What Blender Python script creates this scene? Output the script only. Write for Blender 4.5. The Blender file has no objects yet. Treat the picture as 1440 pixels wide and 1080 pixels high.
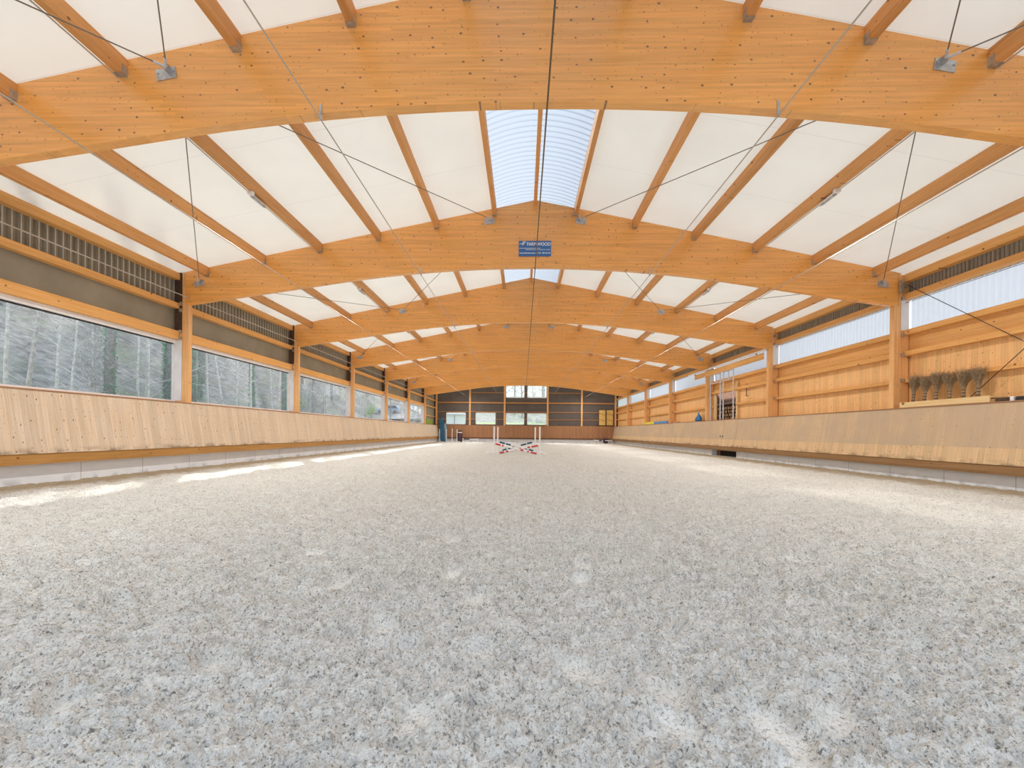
import bpy, math, random
import numpy as np
from mathutils import Vector, Matrix
random.seed(7)
C = bpy.context.scene.collection
PI = math.pi
# ------------------------------------------------------------------ hall dimensions (metres)
Y0, B = 6.5532, 6.468           # first beam in view, bay length
NB = 7
HW = 10.5                       # half width between post faces
YB = [Y0 + i * B for i in range(-1, 8)]   # beam stations, last one is the end wall
def by(i): return Y0 + i * B
def zr(x): return 8.13 - .203 * abs(x)    # underside of roof
def zbeam(x):
    a = abs(x)
    if a < 5.5: return 6.12 - .0125 * a * a
    z = 6.12 - .0125 * 5.5 ** 2
    return z + (4.995 - z) * (a - 5.5) / (10.5 - 5.5)
YEND = by(7)
YBACK = -.7

# ------------------------------------------------------------------ node helpers
class NT:
    def __init__(s, name):
        s.m = bpy.data.materials.new(name); s.m.use_nodes = True
        s.t = s.m.node_tree; s.t.nodes.clear()
        s.out = s.t.nodes.new('ShaderNodeOutputMaterial')
    def n(s, typ, **kw):
        nd = s.t.nodes.new('ShaderNode' + typ)
        for k, v in kw.items():
            if k.startswith('i_'): nd.inputs[k[2:].replace('_', ' ')].default_value = v
            else: setattr(nd, k, v)
        return nd
    def l(s, a, b): s.t.links.new(a, b)
    def math(s, op, a, b=None, c=None):
        nd = s.t.nodes.new('ShaderNodeMath'); nd.operation = op
        for i, v in enumerate((a, b, c)):
            if v is None: continue
            if isinstance(v, (int, float)): nd.inputs[i].default_value = v
            else: s.l(v, nd.inputs[i])
        return nd.outputs[0]
    def mix(s, f, a, b, mode='MIX'):
        nd = s.t.nodes.new('ShaderNodeMix'); nd.data_type = 'RGBA'; nd.blend_type = mode
        for k, v in ((0, f), (6, a), (7, b)):
            if isinstance(v, (int, float)): nd.inputs[k].default_value = v
            elif isinstance(v, tuple): nd.inputs[k].default_value = (*v[:3], 1)
            else: s.l(v, nd.inputs[k])
        return nd.outputs[2]
    def ramp(s, f, stops):
        nd = s.t.nodes.new('ShaderNodeMapRange')
        s.l(f, nd.inputs[0]); nd.inputs[1].default_value = stops[0]; nd.inputs[2].default_value = stops[1]
        nd.inputs[3].default_value = stops[2]; nd.inputs[4].default_value = stops[3]
        return nd.outputs[0]

def srgb(r, g, b):
    f = lambda v: (v / 255 / 12.92) if v / 255 <= .04045 else ((v / 255 + .055) / 1.055) ** 2.4
    return (f(r), f(g), f(b))

def plain(name, col, rough=.6, metal=0., noise=.08, scale=6., bump=0.):
    t = NT(name); p = t.n('BsdfPrincipled'); p.inputs['Roughness'].default_value = rough
    p.inputs['Metallic'].default_value = metal
    tc = t.n('TexCoord'); nz = t.n('TexNoise'); nz.inputs['Scale'].default_value = scale; nz.inputs['Detail'].default_value = 4
    t.l(tc.outputs['Object'], nz.inputs['Vector'])
    f = t.ramp(nz.outputs['Fac'], (.3, .7, 0, 1))
    c = t.mix(f, tuple(v * (1 - noise) for v in col), tuple(min(1, v * (1 + noise)) for v in col))
    t.l(c, p.inputs['Base Color'])
    if bump:
        b = t.n('Bump'); b.inputs['Strength'].default_value = bump; b.inputs['Distance'].default_value = .01
        t.l(nz.outputs['Fac'], b.inputs['Height']); t.l(b.outputs[0], p.inputs['Normal'])
    t.l(p.outputs[0], t.out.inputs[0]); return t.m

def wood(name, col, grain='X', across='Z', board=.04, joint=.0, var=.18, knots=.5, knot_size=1., knot_scale=3.2, rough=.55,
         seam=.0, dirt=None, coat=0, use_rand=True):
    """timber: boards of width `board` measured along `across`, grain running along `grain`."""
    t = NT(name); p = t.n('BsdfPrincipled'); p.inputs['Roughness'].default_value = rough
    p.inputs['Specular IOR Level'].default_value = .3
    if coat: p.inputs['Coat Weight'].default_value = coat; p.inputs['Coat Roughness'].default_value = .28; p.inputs['Coat IOR'].default_value = 1.7
    tc = t.n('TexCoord'); oi = t.n('ObjectInfo')
    vec = tc.outputs['Object']
    if use_rand:
        off = t.n('VectorMath', operation='SCALE'); cx = t.n('CombineXYZ')
        r = oi.outputs['Random']
        t.l(r, cx.inputs[0]); t.l(r, cx.inputs[1]); t.l(r, cx.inputs[2])
        t.l(cx.outputs[0], off.inputs[0]); off.inputs['Scale'].default_value = 37.
        ad = t.n('VectorMath', operation='ADD'); t.l(vec, ad.inputs[0]); t.l(off.outputs[0], ad.inputs[1]); vec = ad.outputs[0]
    sp = t.n('SeparateXYZ'); t.l(vec, sp.inputs[0])
    g = sp.outputs['XYZ'.index(grain)]; a = sp.outputs['XYZ'.index(across)]
    o = sp.outputs[[i for i in range(3) if 'XYZ'[i] not in (grain, across)][0]]
    bi = t.math('FLOOR', t.math('DIVIDE', a, board))
    fr = t.math('FRACT', t.math('DIVIDE', a, board))
    # board segments (finger joints) along the grain
    shift = t.n('TexWhiteNoise', noise_dimensions='1D'); t.l(bi, shift.inputs['W'])
    seg = t.math('FLOOR', t.math('DIVIDE', t.math('ADD', g, t.math('MULTIPLY', shift.outputs['Value'], 9.)), joint if joint else 400.))
    wn = t.n('TexWhiteNoise', noise_dimensions='2D'); c2 = t.n('CombineXYZ'); t.l(bi, c2.inputs[0]); t.l(seg, c2.inputs[1]); t.l(c2.outputs[0], wn.inputs['Vector'])
    # grain streaks
    cg = t.n('CombineXYZ'); t.l(t.math('MULTIPLY', g, .55), cg.inputs[0]); t.l(t.math('MULTIPLY', a, 14), cg.inputs[1]); t.l(t.math('MULTIPLY', o, 14 if use_rand else 0), cg.inputs[2])
    nz = t.n('TexNoise'); nz.inputs['Scale'].default_value = 2.2; nz.inputs['Detail'].default_value = 5; nz.inputs['Roughness'].default_value = .6
    t.l(cg.outputs[0], nz.inputs['Vector'])
    big = t.n('TexNoise'); big.inputs['Scale'].default_value = .45; big.inputs['Detail'].default_value = 2; t.l(vec, big.inputs['Vector'])
    v = t.math('ADD', t.math('MULTIPLY', t.math('SUBTRACT', wn.outputs['Value'], .5), var),
               t.math('ADD', t.math('MULTIPLY', t.math('SUBTRACT', nz.outputs['Fac'], .5), var * 1.6),
                      t.math('MULTIPLY', t.math('SUBTRACT', big.outputs['Fac'], .5), var * 1.2)))
    v = t.math('ADD', v, 1.)
    hue = t.mix(t.ramp(nz.outputs['Fac'], (.35, .7, 0, 1)), (col[0] * .97, col[1] * .9, col[2] * .78), (min(1, col[0] * 1.03), min(1, col[1] * 1.08), min(1, col[2] * 1.2)))
    sc = t.n('VectorMath', operation='SCALE'); t.l(hue, sc.inputs[0]); t.l(v, sc.inputs['Scale'])
    c = sc.outputs[0]
    # knots
    if knots > 0:
        ck = t.n('CombineXYZ'); t.l(t.math('MULTIPLY', g, .75), ck.inputs[0]); t.l(a, ck.inputs[1]); t.l(t.math('MULTIPLY', bi, 3.7), ck.inputs[2])
        def dots(scale, thr, dens, vec_):
            vo = t.n('TexVoronoi', voronoi_dimensions='2D'); vo.inputs['Scale'].default_value = scale; t.l(vec_, vo.inputs['Vector'])
            sepc = t.n('SeparateColor'); t.l(vo.outputs['Color'], sepc.inputs[0])
            rad = t.math('MULTIPLY', t.math('ADD', .35, sepc.outputs[1]), thr)
            inside = t.ramp(t.math('SUBTRACT', rad, vo.outputs['Distance']), (-thr * .25, thr * .25, 0, 1))
            return t.math('MULTIPLY', inside, t.math('LESS_THAN', sepc.outputs[0], dens))
        k1 = dots(knot_scale, .055 * knot_size, knots, ck.outputs[0])
        k2 = dots(knot_scale * 2.3, .06 * knot_size, knots * .6, ck.outputs[0])
        k = t.math('MAXIMUM', k1, t.math('MULTIPLY', k2, .7))
        c = t.mix(t.math('MULTIPLY', k, .85), c, (.13, .045, .018))
    if seam > 0:
        s_ = t.math('LESS_THAN', t.math('ABSOLUTE', t.math('SUBTRACT', fr, .5)), .5 - seam)
        c = t.mix(t.math('MULTIPLY', t.math('SUBTRACT', 1., s_), .45), c, tuple(q * .35 for q in col))
    if dirt:
        c = dirt(t, c, sp, vec)
    t.l(c, p.inputs['Base Color'])
    bp = t.n('Bump'); bp.inputs['Strength'].default_value = .12; bp.inputs['Distance'].default_value = .004
    t.l(nz.outputs['Fac'], bp.inputs['Height']); t.l(bp.outputs[0], p.inputs['Normal'])
    t.l(p.outputs[0], t.out.inputs[0]); return t.m

OR = (.66, .325, .115)
M = {}
M['beam'] = wood('glulam', (.88, .42, .10), 'X', 'Z', board=.04, joint=2.1, var=.16, knots=.6, knot_size=1.15, knot_scale=5., coat=.8)
M['post'] = wood('post_timber', (.86, .49, .21), 'Z', 'X', board=.04, joint=2.4, var=.14, knots=.35, knot_scale=4.)
M['purlin'] = wood('purlin_timber', (.74, .38, .14), 'Y', 'Z', board=.3, var=.2, knots=.35, knot_scale=3.)
M['rail'] = wood('rail_timber', (.82, .44, .15), 'Y', 'Z', board=.3, var=.16, knots=.35, knot_scale=2.6)
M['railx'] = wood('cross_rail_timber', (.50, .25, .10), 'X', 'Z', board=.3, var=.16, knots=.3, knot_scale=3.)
M['plank_wall'] = wood('wall_planks', (.92, .57, .26), 'Z', 'Y', board=.135, var=.14, knots=.5, knot_size=1.0, knot_scale=5., seam=.025, use_rand=False)
M['plank_long'] = wood('long_boards', (.82, .46, .17), 'Y', 'Z', board=.15, joint=4., var=.16, knots=.45, knot_scale=4., seam=.02, use_rand=False)

def kick_dirt(z_hi, amount):
    def f(t, c, sp, vec):
        z = sp.outputs[2]
        nz = t.n('TexNoise'); nz.inputs['Scale'].default_value = 5.; nz.inputs['Detail'].default_value = 6
        mp = t.n('Mapping'); mp.inputs['Scale'].default_value = (1, .5, 1); t.l(vec, mp.inputs[0]); t.l(mp.outputs[0], nz.inputs['Vector'])
        # hoof-kicked dirt in ragged patches just above the lower edge
        low = t.ramp(z, (z_hi, z_hi + .14, 1, 0))
        pat = t.ramp(nz.outputs['Fac'], (.45, .6, 0, 1))
        c = t.mix(t.math('MULTIPLY', t.math('MULTIPLY', low, pat), .75), c, (.16, .09, .05))
        return c
    return f
M['kick_left'] = wood('kick_planks_left', (.69, .55, .41), 'Z', 'Y', board=.125, var=.15, knots=.6, knot_size=1.2, knot_scale=6., seam=.02, dirt=kick_dirt(.66, 1), use_rand=False)
def right_dirt_tone(t, c, sp, vec):
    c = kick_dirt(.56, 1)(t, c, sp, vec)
    # greyer from a level line upward, yellower below it
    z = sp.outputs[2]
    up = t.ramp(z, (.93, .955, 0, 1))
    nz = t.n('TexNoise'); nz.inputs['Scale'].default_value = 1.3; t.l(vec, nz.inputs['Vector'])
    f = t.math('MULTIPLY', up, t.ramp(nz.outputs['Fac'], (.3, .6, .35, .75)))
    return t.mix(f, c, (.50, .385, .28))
M['kick_right'] = wood('kick_planks_right', (.72, .51, .30), 'Z', 'Y', board=.125, var=.14, knots=.6, knot_size=1.2, knot_scale=6., seam=.02, dirt=right_dirt_tone, use_rand=False)
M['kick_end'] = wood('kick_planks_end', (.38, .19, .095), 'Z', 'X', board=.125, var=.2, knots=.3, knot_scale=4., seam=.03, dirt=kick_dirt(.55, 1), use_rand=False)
M['kick_rail'] = wood('kick_rail', (.52, .27, .08), 'Y', 'Z', board=.3, var=.25, knots=.25, knot_scale=3.)
M['kick_rail_r'] = wood('kick_rail_right', (.30, .17, .075), 'Y', 'Z', board=.12, var=.3, knots=.25, knot_scale=3.)
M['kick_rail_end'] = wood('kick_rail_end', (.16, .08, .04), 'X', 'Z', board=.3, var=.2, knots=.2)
M['cap'] = wood('cap_board', (.42, .22, .12), 'Y', 'X', board=.3, var=.2, knots=.2)
M['pale_wood'] = wood('pale_board', (.80, .58, .30), 'Y', 'Z', board=.3, var=.1, knots=.2, knot_scale=2.)
M['shutter'] = wood('shutter_board', (.75, .52, .16), 'Z', 'X', board=.2, var=.12, knots=.2, knot_scale=3., seam=.02)
M['galv'] = plain('galvanised_steel', (.50, .53, .57), .38, .75, .2, 12)
M['galv_pale'] = plain('bright_galvanised', (.66, .69, .74), .45, .4, .1, 8)
M['rod'] = plain('steel_rod', (.22, .2, .18), .5, .5, .1)
M['cable'] = plain('brown_cable', (.16, .11, .07), .7, 0, .1)
M['conduit'] = plain('pale_conduit', (.52, .47, .40), .5, 0, .04)
M['darksteel'] = plain('dark_bracket', (.09, .055, .04), .6, .3, .25, 14)
M['white'] = plain('white_paint', (.88, .88, .90), .5, 0, .04)
M['whitefilm'] = plain('white_film', (.78, .76, .76), .45, 0, .08, 3)
M['black'] = plain('black_rubber', (.03, .03, .035), .6, 0, .1)
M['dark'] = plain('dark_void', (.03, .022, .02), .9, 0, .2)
M['red'] = plain('red_paint', (.62, .06, .07), .45, 0, .06)
M['navy'] = plain('navy_paint', (.02, .09, .20), .45, 0, .08)
M['blue'] = plain('blue_cloth', (.03, .17, .42), .7, 0, .25, 5, .3)
M['teal'] = plain('teal_blue_paint', (.02, .13, .27), .5, 0, .2, 4)
M['lightblue'] = plain('pale_blue_paint', (.20, .45, .62), .5, 0, .1)
M['mat_yellow'] = plain('yellow_mat', (.80, .66, .06), .6, 0, .05)
M['mat_blue'] = plain('blue_mat', (.10, .27, .55), .6, 0, .05)
M['green'] = plain('green_sheet', (.30, .42, .05), .6, 0, .15, 3)
M['purple'] = plain('dark_violet_plastic', (.07, .04, .07), .5, 0, .1)
M['sign'] = plain('sign_blue', (.045, .16, .42), .35, 0, .06, 2)
M['signtext'] = plain('sign_white', (.85, .88, .92), .5, 0, .01)
M['clad'] = plain('cladding_olive_grey', (.30, .27, .205), .7, 0, .12, 1.4)
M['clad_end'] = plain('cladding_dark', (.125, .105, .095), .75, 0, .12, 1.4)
M['clad_r'] = plain('cladding_grey', (.36, .345, .30), .6, .0, .14, 2)
M['lit_rib'] = plain('lit_sheet_rib', (.55, .57, .55), .45, .1, .1, 5)  # pale tone puts the light on the rib crests into the colour
M['straw'] = plain('birch_twig', (.40, .29, .18), .85, 0, .3, 20)
M['twine'] = plain('binding_twine', (.10, .07, .05), .8, 0, .1)
M['log_end'] = plain('log_end', (.74, .58, .40), .85, 0, .25, 9)
M['log_bark'] = plain('log_bark', (.10, .07, .05), .9, 0, .3, 8)
M['room'] = plain('store_wall', (.24, .125, .08), .8, 0, .12, 2)
M['glass_lens'] = plain('lamp_lens', (.75, .78, .8), .15, 0, .02)
M['asphalt'] = plain('stone_grey', (.21, .21, .22), .85, 0, .25, 1.5)

M['gravel'] = plain('bounce_gravel', (.55, .53, .5), .9, 0, .15, 2)  # unseen yard, kept pale to bounce fill light into the hall
def concrete():
    t = NT('concrete'); p = t.n('BsdfPrincipled'); p.inputs['Roughness'].default_value = .8
    tc = t.n('TexCoord'); nz = t.n('TexNoise'); nz.inputs['Scale'].default_value = 1.6; nz.inputs['Detail'].default_value = 8; nz.inputs['Roughness'].default_value = .62
    t.l(tc.outputs['Object'], nz.inputs['Vector']); sp = t.n('SeparateXYZ'); t.l(tc.outputs['Object'], sp.inputs[0])
    c = t.mix(t.ramp(nz.outputs['Fac'], (.3, .72, 0, 1)), (.80, .84, .92), (.90, .93, .98))
    for ax in (0, 1):
        fr = t.math('FRACT', t.math('DIVIDE', sp.outputs[ax], 1.62))
        c = t.mix(t.math('MULTIPLY', t.math('LESS_THAN', fr, .009), .6), c, (.22, .22, .23))
    n2 = t.n('TexNoise'); n2.inputs['Scale'].default_value = 2.6; n2.inputs['Detail'].default_value = 5; t.l(tc.outputs['Object'], n2.inputs['Vector'])
    splash = t.math('MULTIPLY', t.ramp(sp.outputs[2], (0., .17, 1, 0)), t.ramp(n2.outputs['Fac'], (.5, .64, 0, .7)))
    c = t.mix(splash, c, (.27, .27, .27))
    t.l(c, p.inputs['Base Color'])
    b = t.n('Bump'); b.inputs['Strength'].default_value = .3; b.inputs['Distance'].default_value = .01; t.l(nz.outputs['Fac'], b.inputs['Height']); t.l(b.outputs[0], p.inputs['Normal'])
    t.l(p.outputs[0], t.out.inputs[0]); return t.m
M['concrete'] = concrete()

def sheet(name, col, trans, diffuse, straight=0., rough=.5):
    """translucent sheet: part of the light is scattered through, part reflected, a little passes straight."""
    t = NT(name)
    d = t.n('BsdfDiffuse'); tr = t.n('BsdfTranslucent'); tp = t.n('BsdfTransparent')
    for b_, c_ in ((d, col), (tr, trans)): b_.inputs['Color'].default_value = (*c_, 1)
    m1 = t.n('MixShader'); m1.inputs[0].default_value = diffuse; t.l(tr.outputs[0], m1.inputs[1]); t.l(d.outputs[0], m1.inputs[2])
    m2 = t.n('MixShader'); m2.inputs[0].default_value = straight; t.l(m1.outputs[0], m2.inputs[1]); t.l(tp.outputs[0], m2.inputs[2])
    t.l(m2.outputs[0], t.out.inputs[0]); return t, d, tr
def roof_sheet():
    t, d, tr = sheet('roof_sheet', (.86, .85, .79), (.86, .84, .77), .825)  # translucency added so the roof gives fill light
    tc = t.n('TexCoord'); sp = t.n('SeparateXYZ'); t.l(tc.outputs['Object'], sp.inputs[0])
    fr = t.math('FRACT', t.math('DIVIDE', sp.outputs[1], 2.156))
    s_ = t.math('LESS_THAN', fr, .006)
    nz = t.n('TexNoise'); nz.inputs['Scale'].default_value = .8; nz.inputs['Detail'].default_value = 3; t.l(tc.outputs['Object'], nz.inputs['Vector'])
    c = t.mix(t.ramp(nz.outputs['Fac'], (.3, .7, 0, 1)), (.83, .815, .755), (.87, .86, .80))
    c = t.mix(t.math('MULTIPLY', s_, .35), c, (.55, .54, .48))
    t.l(c, d.inputs[0]); t.l(c, tr.inputs[0]); return t.m
M['roof'] = roof_sheet()
M['skylight'] = sheet('ridge_sheet', (.50, .53, .56), (.25, .285, .33), .25, .15)[0].m
M['band'] = sheet('band_sheet', (.7, .75, .8), (.60, .64, .69), .22, .08)[0].m

def pane(name, tint, haze, hazecol):
    t = NT(name); tp = t.n('BsdfTransparent'); tp.inputs[0].default_value = (*tint, 1)
    d = t.n('BsdfTranslucent'); d.inputs[0].default_value = (*hazecol, 1)
    g = t.n('BsdfGlossy'); g.inputs['Roughness'].default_value = .08; g.inputs[0].default_value = (.9, .93, 1, 1)
    m = t.n('MixShader'); m.inputs[0].default_value = haze; t.l(tp.outputs[0], m.inputs[1]); t.l(d.outputs[0], m.inputs[2])
    fz = t.n('Fresnel'); fz.inputs[0].default_value = 1.3
    m2 = t.n('MixShader'); t.l(fz.outputs[0], m2.inputs[0]); t.l(m.outputs[0], m2.inputs[1]); t.l(g.outputs[0], m2.inputs[2])
    t.l(m2.outputs[0], t.out.inputs[0]); return t.m
M['pane'] = pane('window_pane', (.88, .92, .94), .10, (.75, .85, .95))

def sand():
    t = NT('arena_sand'); p = t.n('BsdfPrincipled'); p.inputs['Roughness'].default_value = .95; p.inputs['Specular IOR Level'].default_value = .1
    tc = t.n('TexCoord'); sp = t.n('SeparateXYZ'); t.l(tc.outputs['Object'], sp.inputs[0])
    def nz(s, d=6, r=.6):
        q = t.n('TexNoise'); q.inputs['Scale'].default_value = s; q.inputs['Detail'].default_value = d; q.inputs['Roughness'].default_value = r
        t.l(tc.outputs['Object'], q.inputs['Vector']); return q.outputs['Fac']
    n1, n2, n3 = nz(.5, 3), nz(9, 7, .7), nz(70, 4, .7)
    c = t.mix(t.ramp(n1, (.3, .7, 0, 1)), (.84, .82, .765), (.90, .88, .825))
    c = t.mix(t.ramp(n2, (.50, .64, 0, .5)), c, (.58, .555, .50))
    c = t.mix(t.ramp(n3, (.50, .64, 0, .65)), c, (.94, .92, .87))
    c = t.mix(t.ramp(n3, (.44, .36, 0, .85)), c, (.20, .185, .16))
    n5 = nz(24, 5, .72); c = t.mix(t.ramp(n5, (.405, .335, 0, .85)), c, (.20, .185, .16))  # both dark mixes put the shade of pits and crevices into the colour
    # damp, chip-strewn margin along the boards on both sides
    ax = t.math('ABSOLUTE', sp.outputs[0]); wob = t.math('ADD', ax, t.math('MULTIPLY', t.math('SUBTRACT', nz(1.4, 5), .5), 1.1))
    edge = t.ramp(wob, (9.05, 9.9, 0, 1)); c = t.mix(t.math('MULTIPLY', edge, .8), c, (.46, .335, .18))
    at = t.n('Attribute', attribute_name='packed'); pk = at.outputs['Fac']
    c = t.mix(t.math('MULTIPLY', pk, .15), c, (.86, .85, .82))
    t.l(c, p.inputs['Base Color'])
    h = t.math('ADD', t.math('MULTIPLY', n2, .9), t.math('MULTIPLY', n3, .35))
    n4 = nz(28, 5, .7); h = t.math('ADD', h, t.math('MULTIPLY', n4, .6))
    for sc_, am in ((34, .55), (85, .28)):
        vo = t.n('TexVoronoi'); vo.inputs['Scale'].default_value = sc_; vo.inputs['Randomness'].default_value = 1.
        wv = t.n('VectorMath', operation='ADD'); t.l(tc.outputs['Object'], wv.inputs[0]); sv = t.n('VectorMath', operation='SCALE'); sv.inputs['Scale'].default_value = .03
        nv = t.n('TexNoise'); nv.inputs['Scale'].default_value = 30.; t.l(tc.outputs['Object'], nv.inputs['Vector']); t.l(nv.outputs['Color'], sv.inputs[0]); t.l(sv.outputs[0], wv.inputs[1])
        t.l(wv.outputs[0], vo.inputs['Vector'])
        h = t.math('SUBTRACT', h, t.math('MULTIPLY', vo.outputs['Distance'], am))
    b = t.n('Bump'); b.inputs['Distance'].default_value = .036
    t.l(t.math('SUBTRACT', 1., t.math('MULTIPLY', pk, .35)), b.inputs['Strength'])
    t.l(h, b.inputs['Height']); t.l(b.outputs[0], p.inputs['Normal'])
    t.l(p.outputs[0], t.out.inputs[0]); return t.m
M['sand'] = sand()
def ground(name, cols, scale):
    t = NT(name); p = t.n('BsdfPrincipled'); p.inputs['Roughness'].default_value = 1.; p.inputs['Specular IOR Level'].default_value = .05
    tc = t.n('TexCoord'); q = t.n('TexNoise'); q.inputs['Scale'].default_value = scale; q.inputs['Detail'].default_value = 8; q.inputs['Roughness'].default_value = .7
    t.l(tc.outputs['Object'], q.inputs['Vector'])
    q2 = t.n('TexNoise'); q2.inputs['Scale'].default_value = scale * .12; q2.inputs['Detail'].default_value = 4; t.l(tc.outputs['Object'], q2.inputs['Vector'])
    c = t.mix(t.ramp(q.outputs['Fac'], (.35, .65, 0, 1)), cols[0], cols[1]); c = t.mix(t.ramp(q2.outputs['Fac'], (.45, .62, 0, .7)), c, cols[2])
    t.l(c, p.inputs['Base Color']); t.l(p.outputs[0], t.out.inputs[0]); return t.m
M['litter'] = ground('leaf_litter', ((.13, .115, .10), (.50, .46, .42), (.24, .26, .18)), 2.6)
M['grass'] = ground('meadow_grass', ((.20, .34, .08), (.34, .46, .16), (.40, .45, .24)), 1.5)
M['bark_pale'] = plain('pale_bark', (.72, .69, .63), .9, 0, .3, 9)
M['bark_dark'] = plain('dark_bark', (.26, .24, .22), .9, 0, .35, 9)
M['twig'] = plain('twig_bark', (.50, .47, .45), .9, 0, .25, 5)
M['ivy'] = plain('ivy_leaf', (.13, .46, .22), .6, 0, .6, 4)
M['leaf_spring'] = plain('young_leaf', (.38, .55, .14), .7, 0, .35, 3)
M['needle'] = plain('needle_green', (.045, .115, .085), .8, 0, .4, 3)
M['car_paint'] = plain('car_pale_blue', (.42, .55, .72), .3, .2, .03)
M['car_glass'] = plain('car_glass', (.03, .05, .09), .1, 0, .02)
M['barn_wall'] = plain('barn_render', (.78, .80, .78), .8, 0, .04)
M['barn_roof'] = plain('barn_roof', (.30, .28, .27), .8, 0, .1)

# ------------------------------------------------------------------ mesh builder
class MB:
    def __init__(s): s.v = []; s.f = []; s.mi = []; s.cur = 0
    def box(s, x0, x1, y0, y1, z0, z1):
        b = len(s.v); s.v += [(x0, y0, z0), (x1, y0, z0), (x1, y1, z0), (x0, y1, z0), (x0, y0, z1), (x1, y0, z1), (x1, y1, z1), (x0, y1, z1)]
        for q in ((0, 3, 2, 1), (4, 5, 6, 7), (0, 1, 5, 4), (1, 2, 6, 5), (2, 3, 7, 6), (3, 0, 4, 7)): s.f.append(tuple(b + i for i in q)); s.mi.append(s.cur)
        return s
    def hexa(s, p):   # 8 points, same order as box
        b = len(s.v); s.v += [tuple(q) for q in p]
        for q in ((0, 3, 2, 1), (4, 5, 6, 7), (0, 1, 5, 4), (1, 2, 6, 5), (2, 3, 7, 6), (3, 0, 4, 7)): s.f.append(tuple(b + i for i in q)); s.mi.append(s.cur)
        return s
    def bar(s, a, b, w, h=None, up=(0, 0, 1)):
        a, b = Vector(a), Vector(b); d = (b - a).normalized(); u = Vector(up)
        if abs(d.dot(u)) > .98: u = Vector((1, 0, 0))
        r = d.cross(u).normalized(); u = r.cross(d).normalized(); h = h or w
        P = []
        for zz in (-h / 2, h / 2):
            for (pt, rr) in ((a, -w / 2), (a, w / 2), (b, w / 2), (b, -w / 2)): P.append(pt + r * rr + u * zz)
        return s.hexa(P)
    def tube(s, pts, r, n=8, cap=True):
        pts = [Vector(p) for p in pts]; rs = r if isinstance(r, (list, tuple)) else [r] * len(pts)
        b = len(s.v); pu = None
        for i, p in enumerate(pts):
            d = (pts[min(i + 1, len(pts) - 1)] - pts[max(i - 1, 0)]).normalized()
            u = pu if pu is not None else (Vector((0, 0, 1)) if abs(d.z) < .95 else Vector((1, 0, 0)))
            rr = d.cross(u)
            if rr.length < 1e-4: rr = d.cross(Vector((0, 1, 0)))
            rr.normalize(); u = rr.cross(d).normalized(); pu = u
            for k in range(n):
                a = 2 * PI * k / n; s.v.append(tuple(p + (rr * math.cos(a) + u * math.sin(a)) * rs[i]))
        for i in range(len(pts) - 1):
            for k in range(n):
                k2 = (k + 1) % n; s.f.append((b + i * n + k, b + i * n + k2, b + (i + 1) * n + k2, b + (i + 1) * n + k)); s.mi.append(s.cur)
        if cap:
            s.f.append(tuple(b + k for k in reversed(range(n)))); s.mi.append(s.cur)
            s.f.append(tuple(b + (len(pts) - 1) * n + k for k in range(n))); s.mi.append(s.cur)
        return s
    def grid(s, P):    # P: rows of points
        b = len(s.v); nr, nc = len(P), len(P[0])
        for r in P: s.v += [tuple(q) for q in r]
        for i in range(nr - 1):
            for j in range(nc - 1): s.f.append((b + i * nc + j, b + i * nc + j + 1, b + (i + 1) * nc + j + 1, b + (i + 1) * nc + j)); s.mi.append(s.cur)
        return s
    def prism(s, prof, axis, a0, a1):   # prof 2D polygon in the other two axes
        b = len(s.v); n = len(prof)
        for a in (a0, a1):
            for (p, q) in prof:
                s.v.append({'X': (a, p, q), 'Y': (p, a, q), 'Z': (p, q, a)}[axis])
        for k in range(n): s.f.append((b + k, b + (k + 1) % n, b + n + (k + 1) % n, b + n + k)); s.mi.append(s.cur)
        s.f.append(tuple(b + k for k in reversed(range(n)))); s.mi.append(s.cur); s.f.append(tuple(b + n + k for k in range(n))); s.mi.append(s.cur)
        return s
    def build(s, name, mats, parent=None, loc=(0, 0, 0), bevel=0, smooth=False, local=False):
        """verts are world coordinates; the origin is put at loc (relative to a parent at its own loc)."""
        base = Vector(loc)
        me = bpy.data.meshes.new(name)
        off = Vector((0, 0, 0)) if local else base
        me.from_pydata([(x - off.x, y - off.y, z - off.z) for x, y, z in s.v], [], s.f)
        if not isinstance(mats, (list, tuple)): mats = [mats]
        for m in mats: me.materials.append(m)
        if len(mats) > 1: me.polygons.foreach_set('material_index', s.mi)
        if smooth: me.polygons.foreach_set('use_smooth', [True] * len(me.polygons))
        bmfix(me)
        o = bpy.data.objects.new(name, me); C.objects.link(o)
        if parent is not None:
            o.parent = parent; o.location = base - Vector(parent.location)
        else: o.location = base
        if bevel:
            bv = o.modifiers.new('bevel', 'BEVEL'); bv.width = bevel; bv.segments = 1; bv.limit_method = 'ANGLE'
        return o
import bmesh
def bmfix(me):
    bm = bmesh.new(); bm.from_mesh(me); bmesh.ops.recalc_face_normals(bm, faces=bm.faces); bm.to_mesh(me); bm.free()

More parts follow.
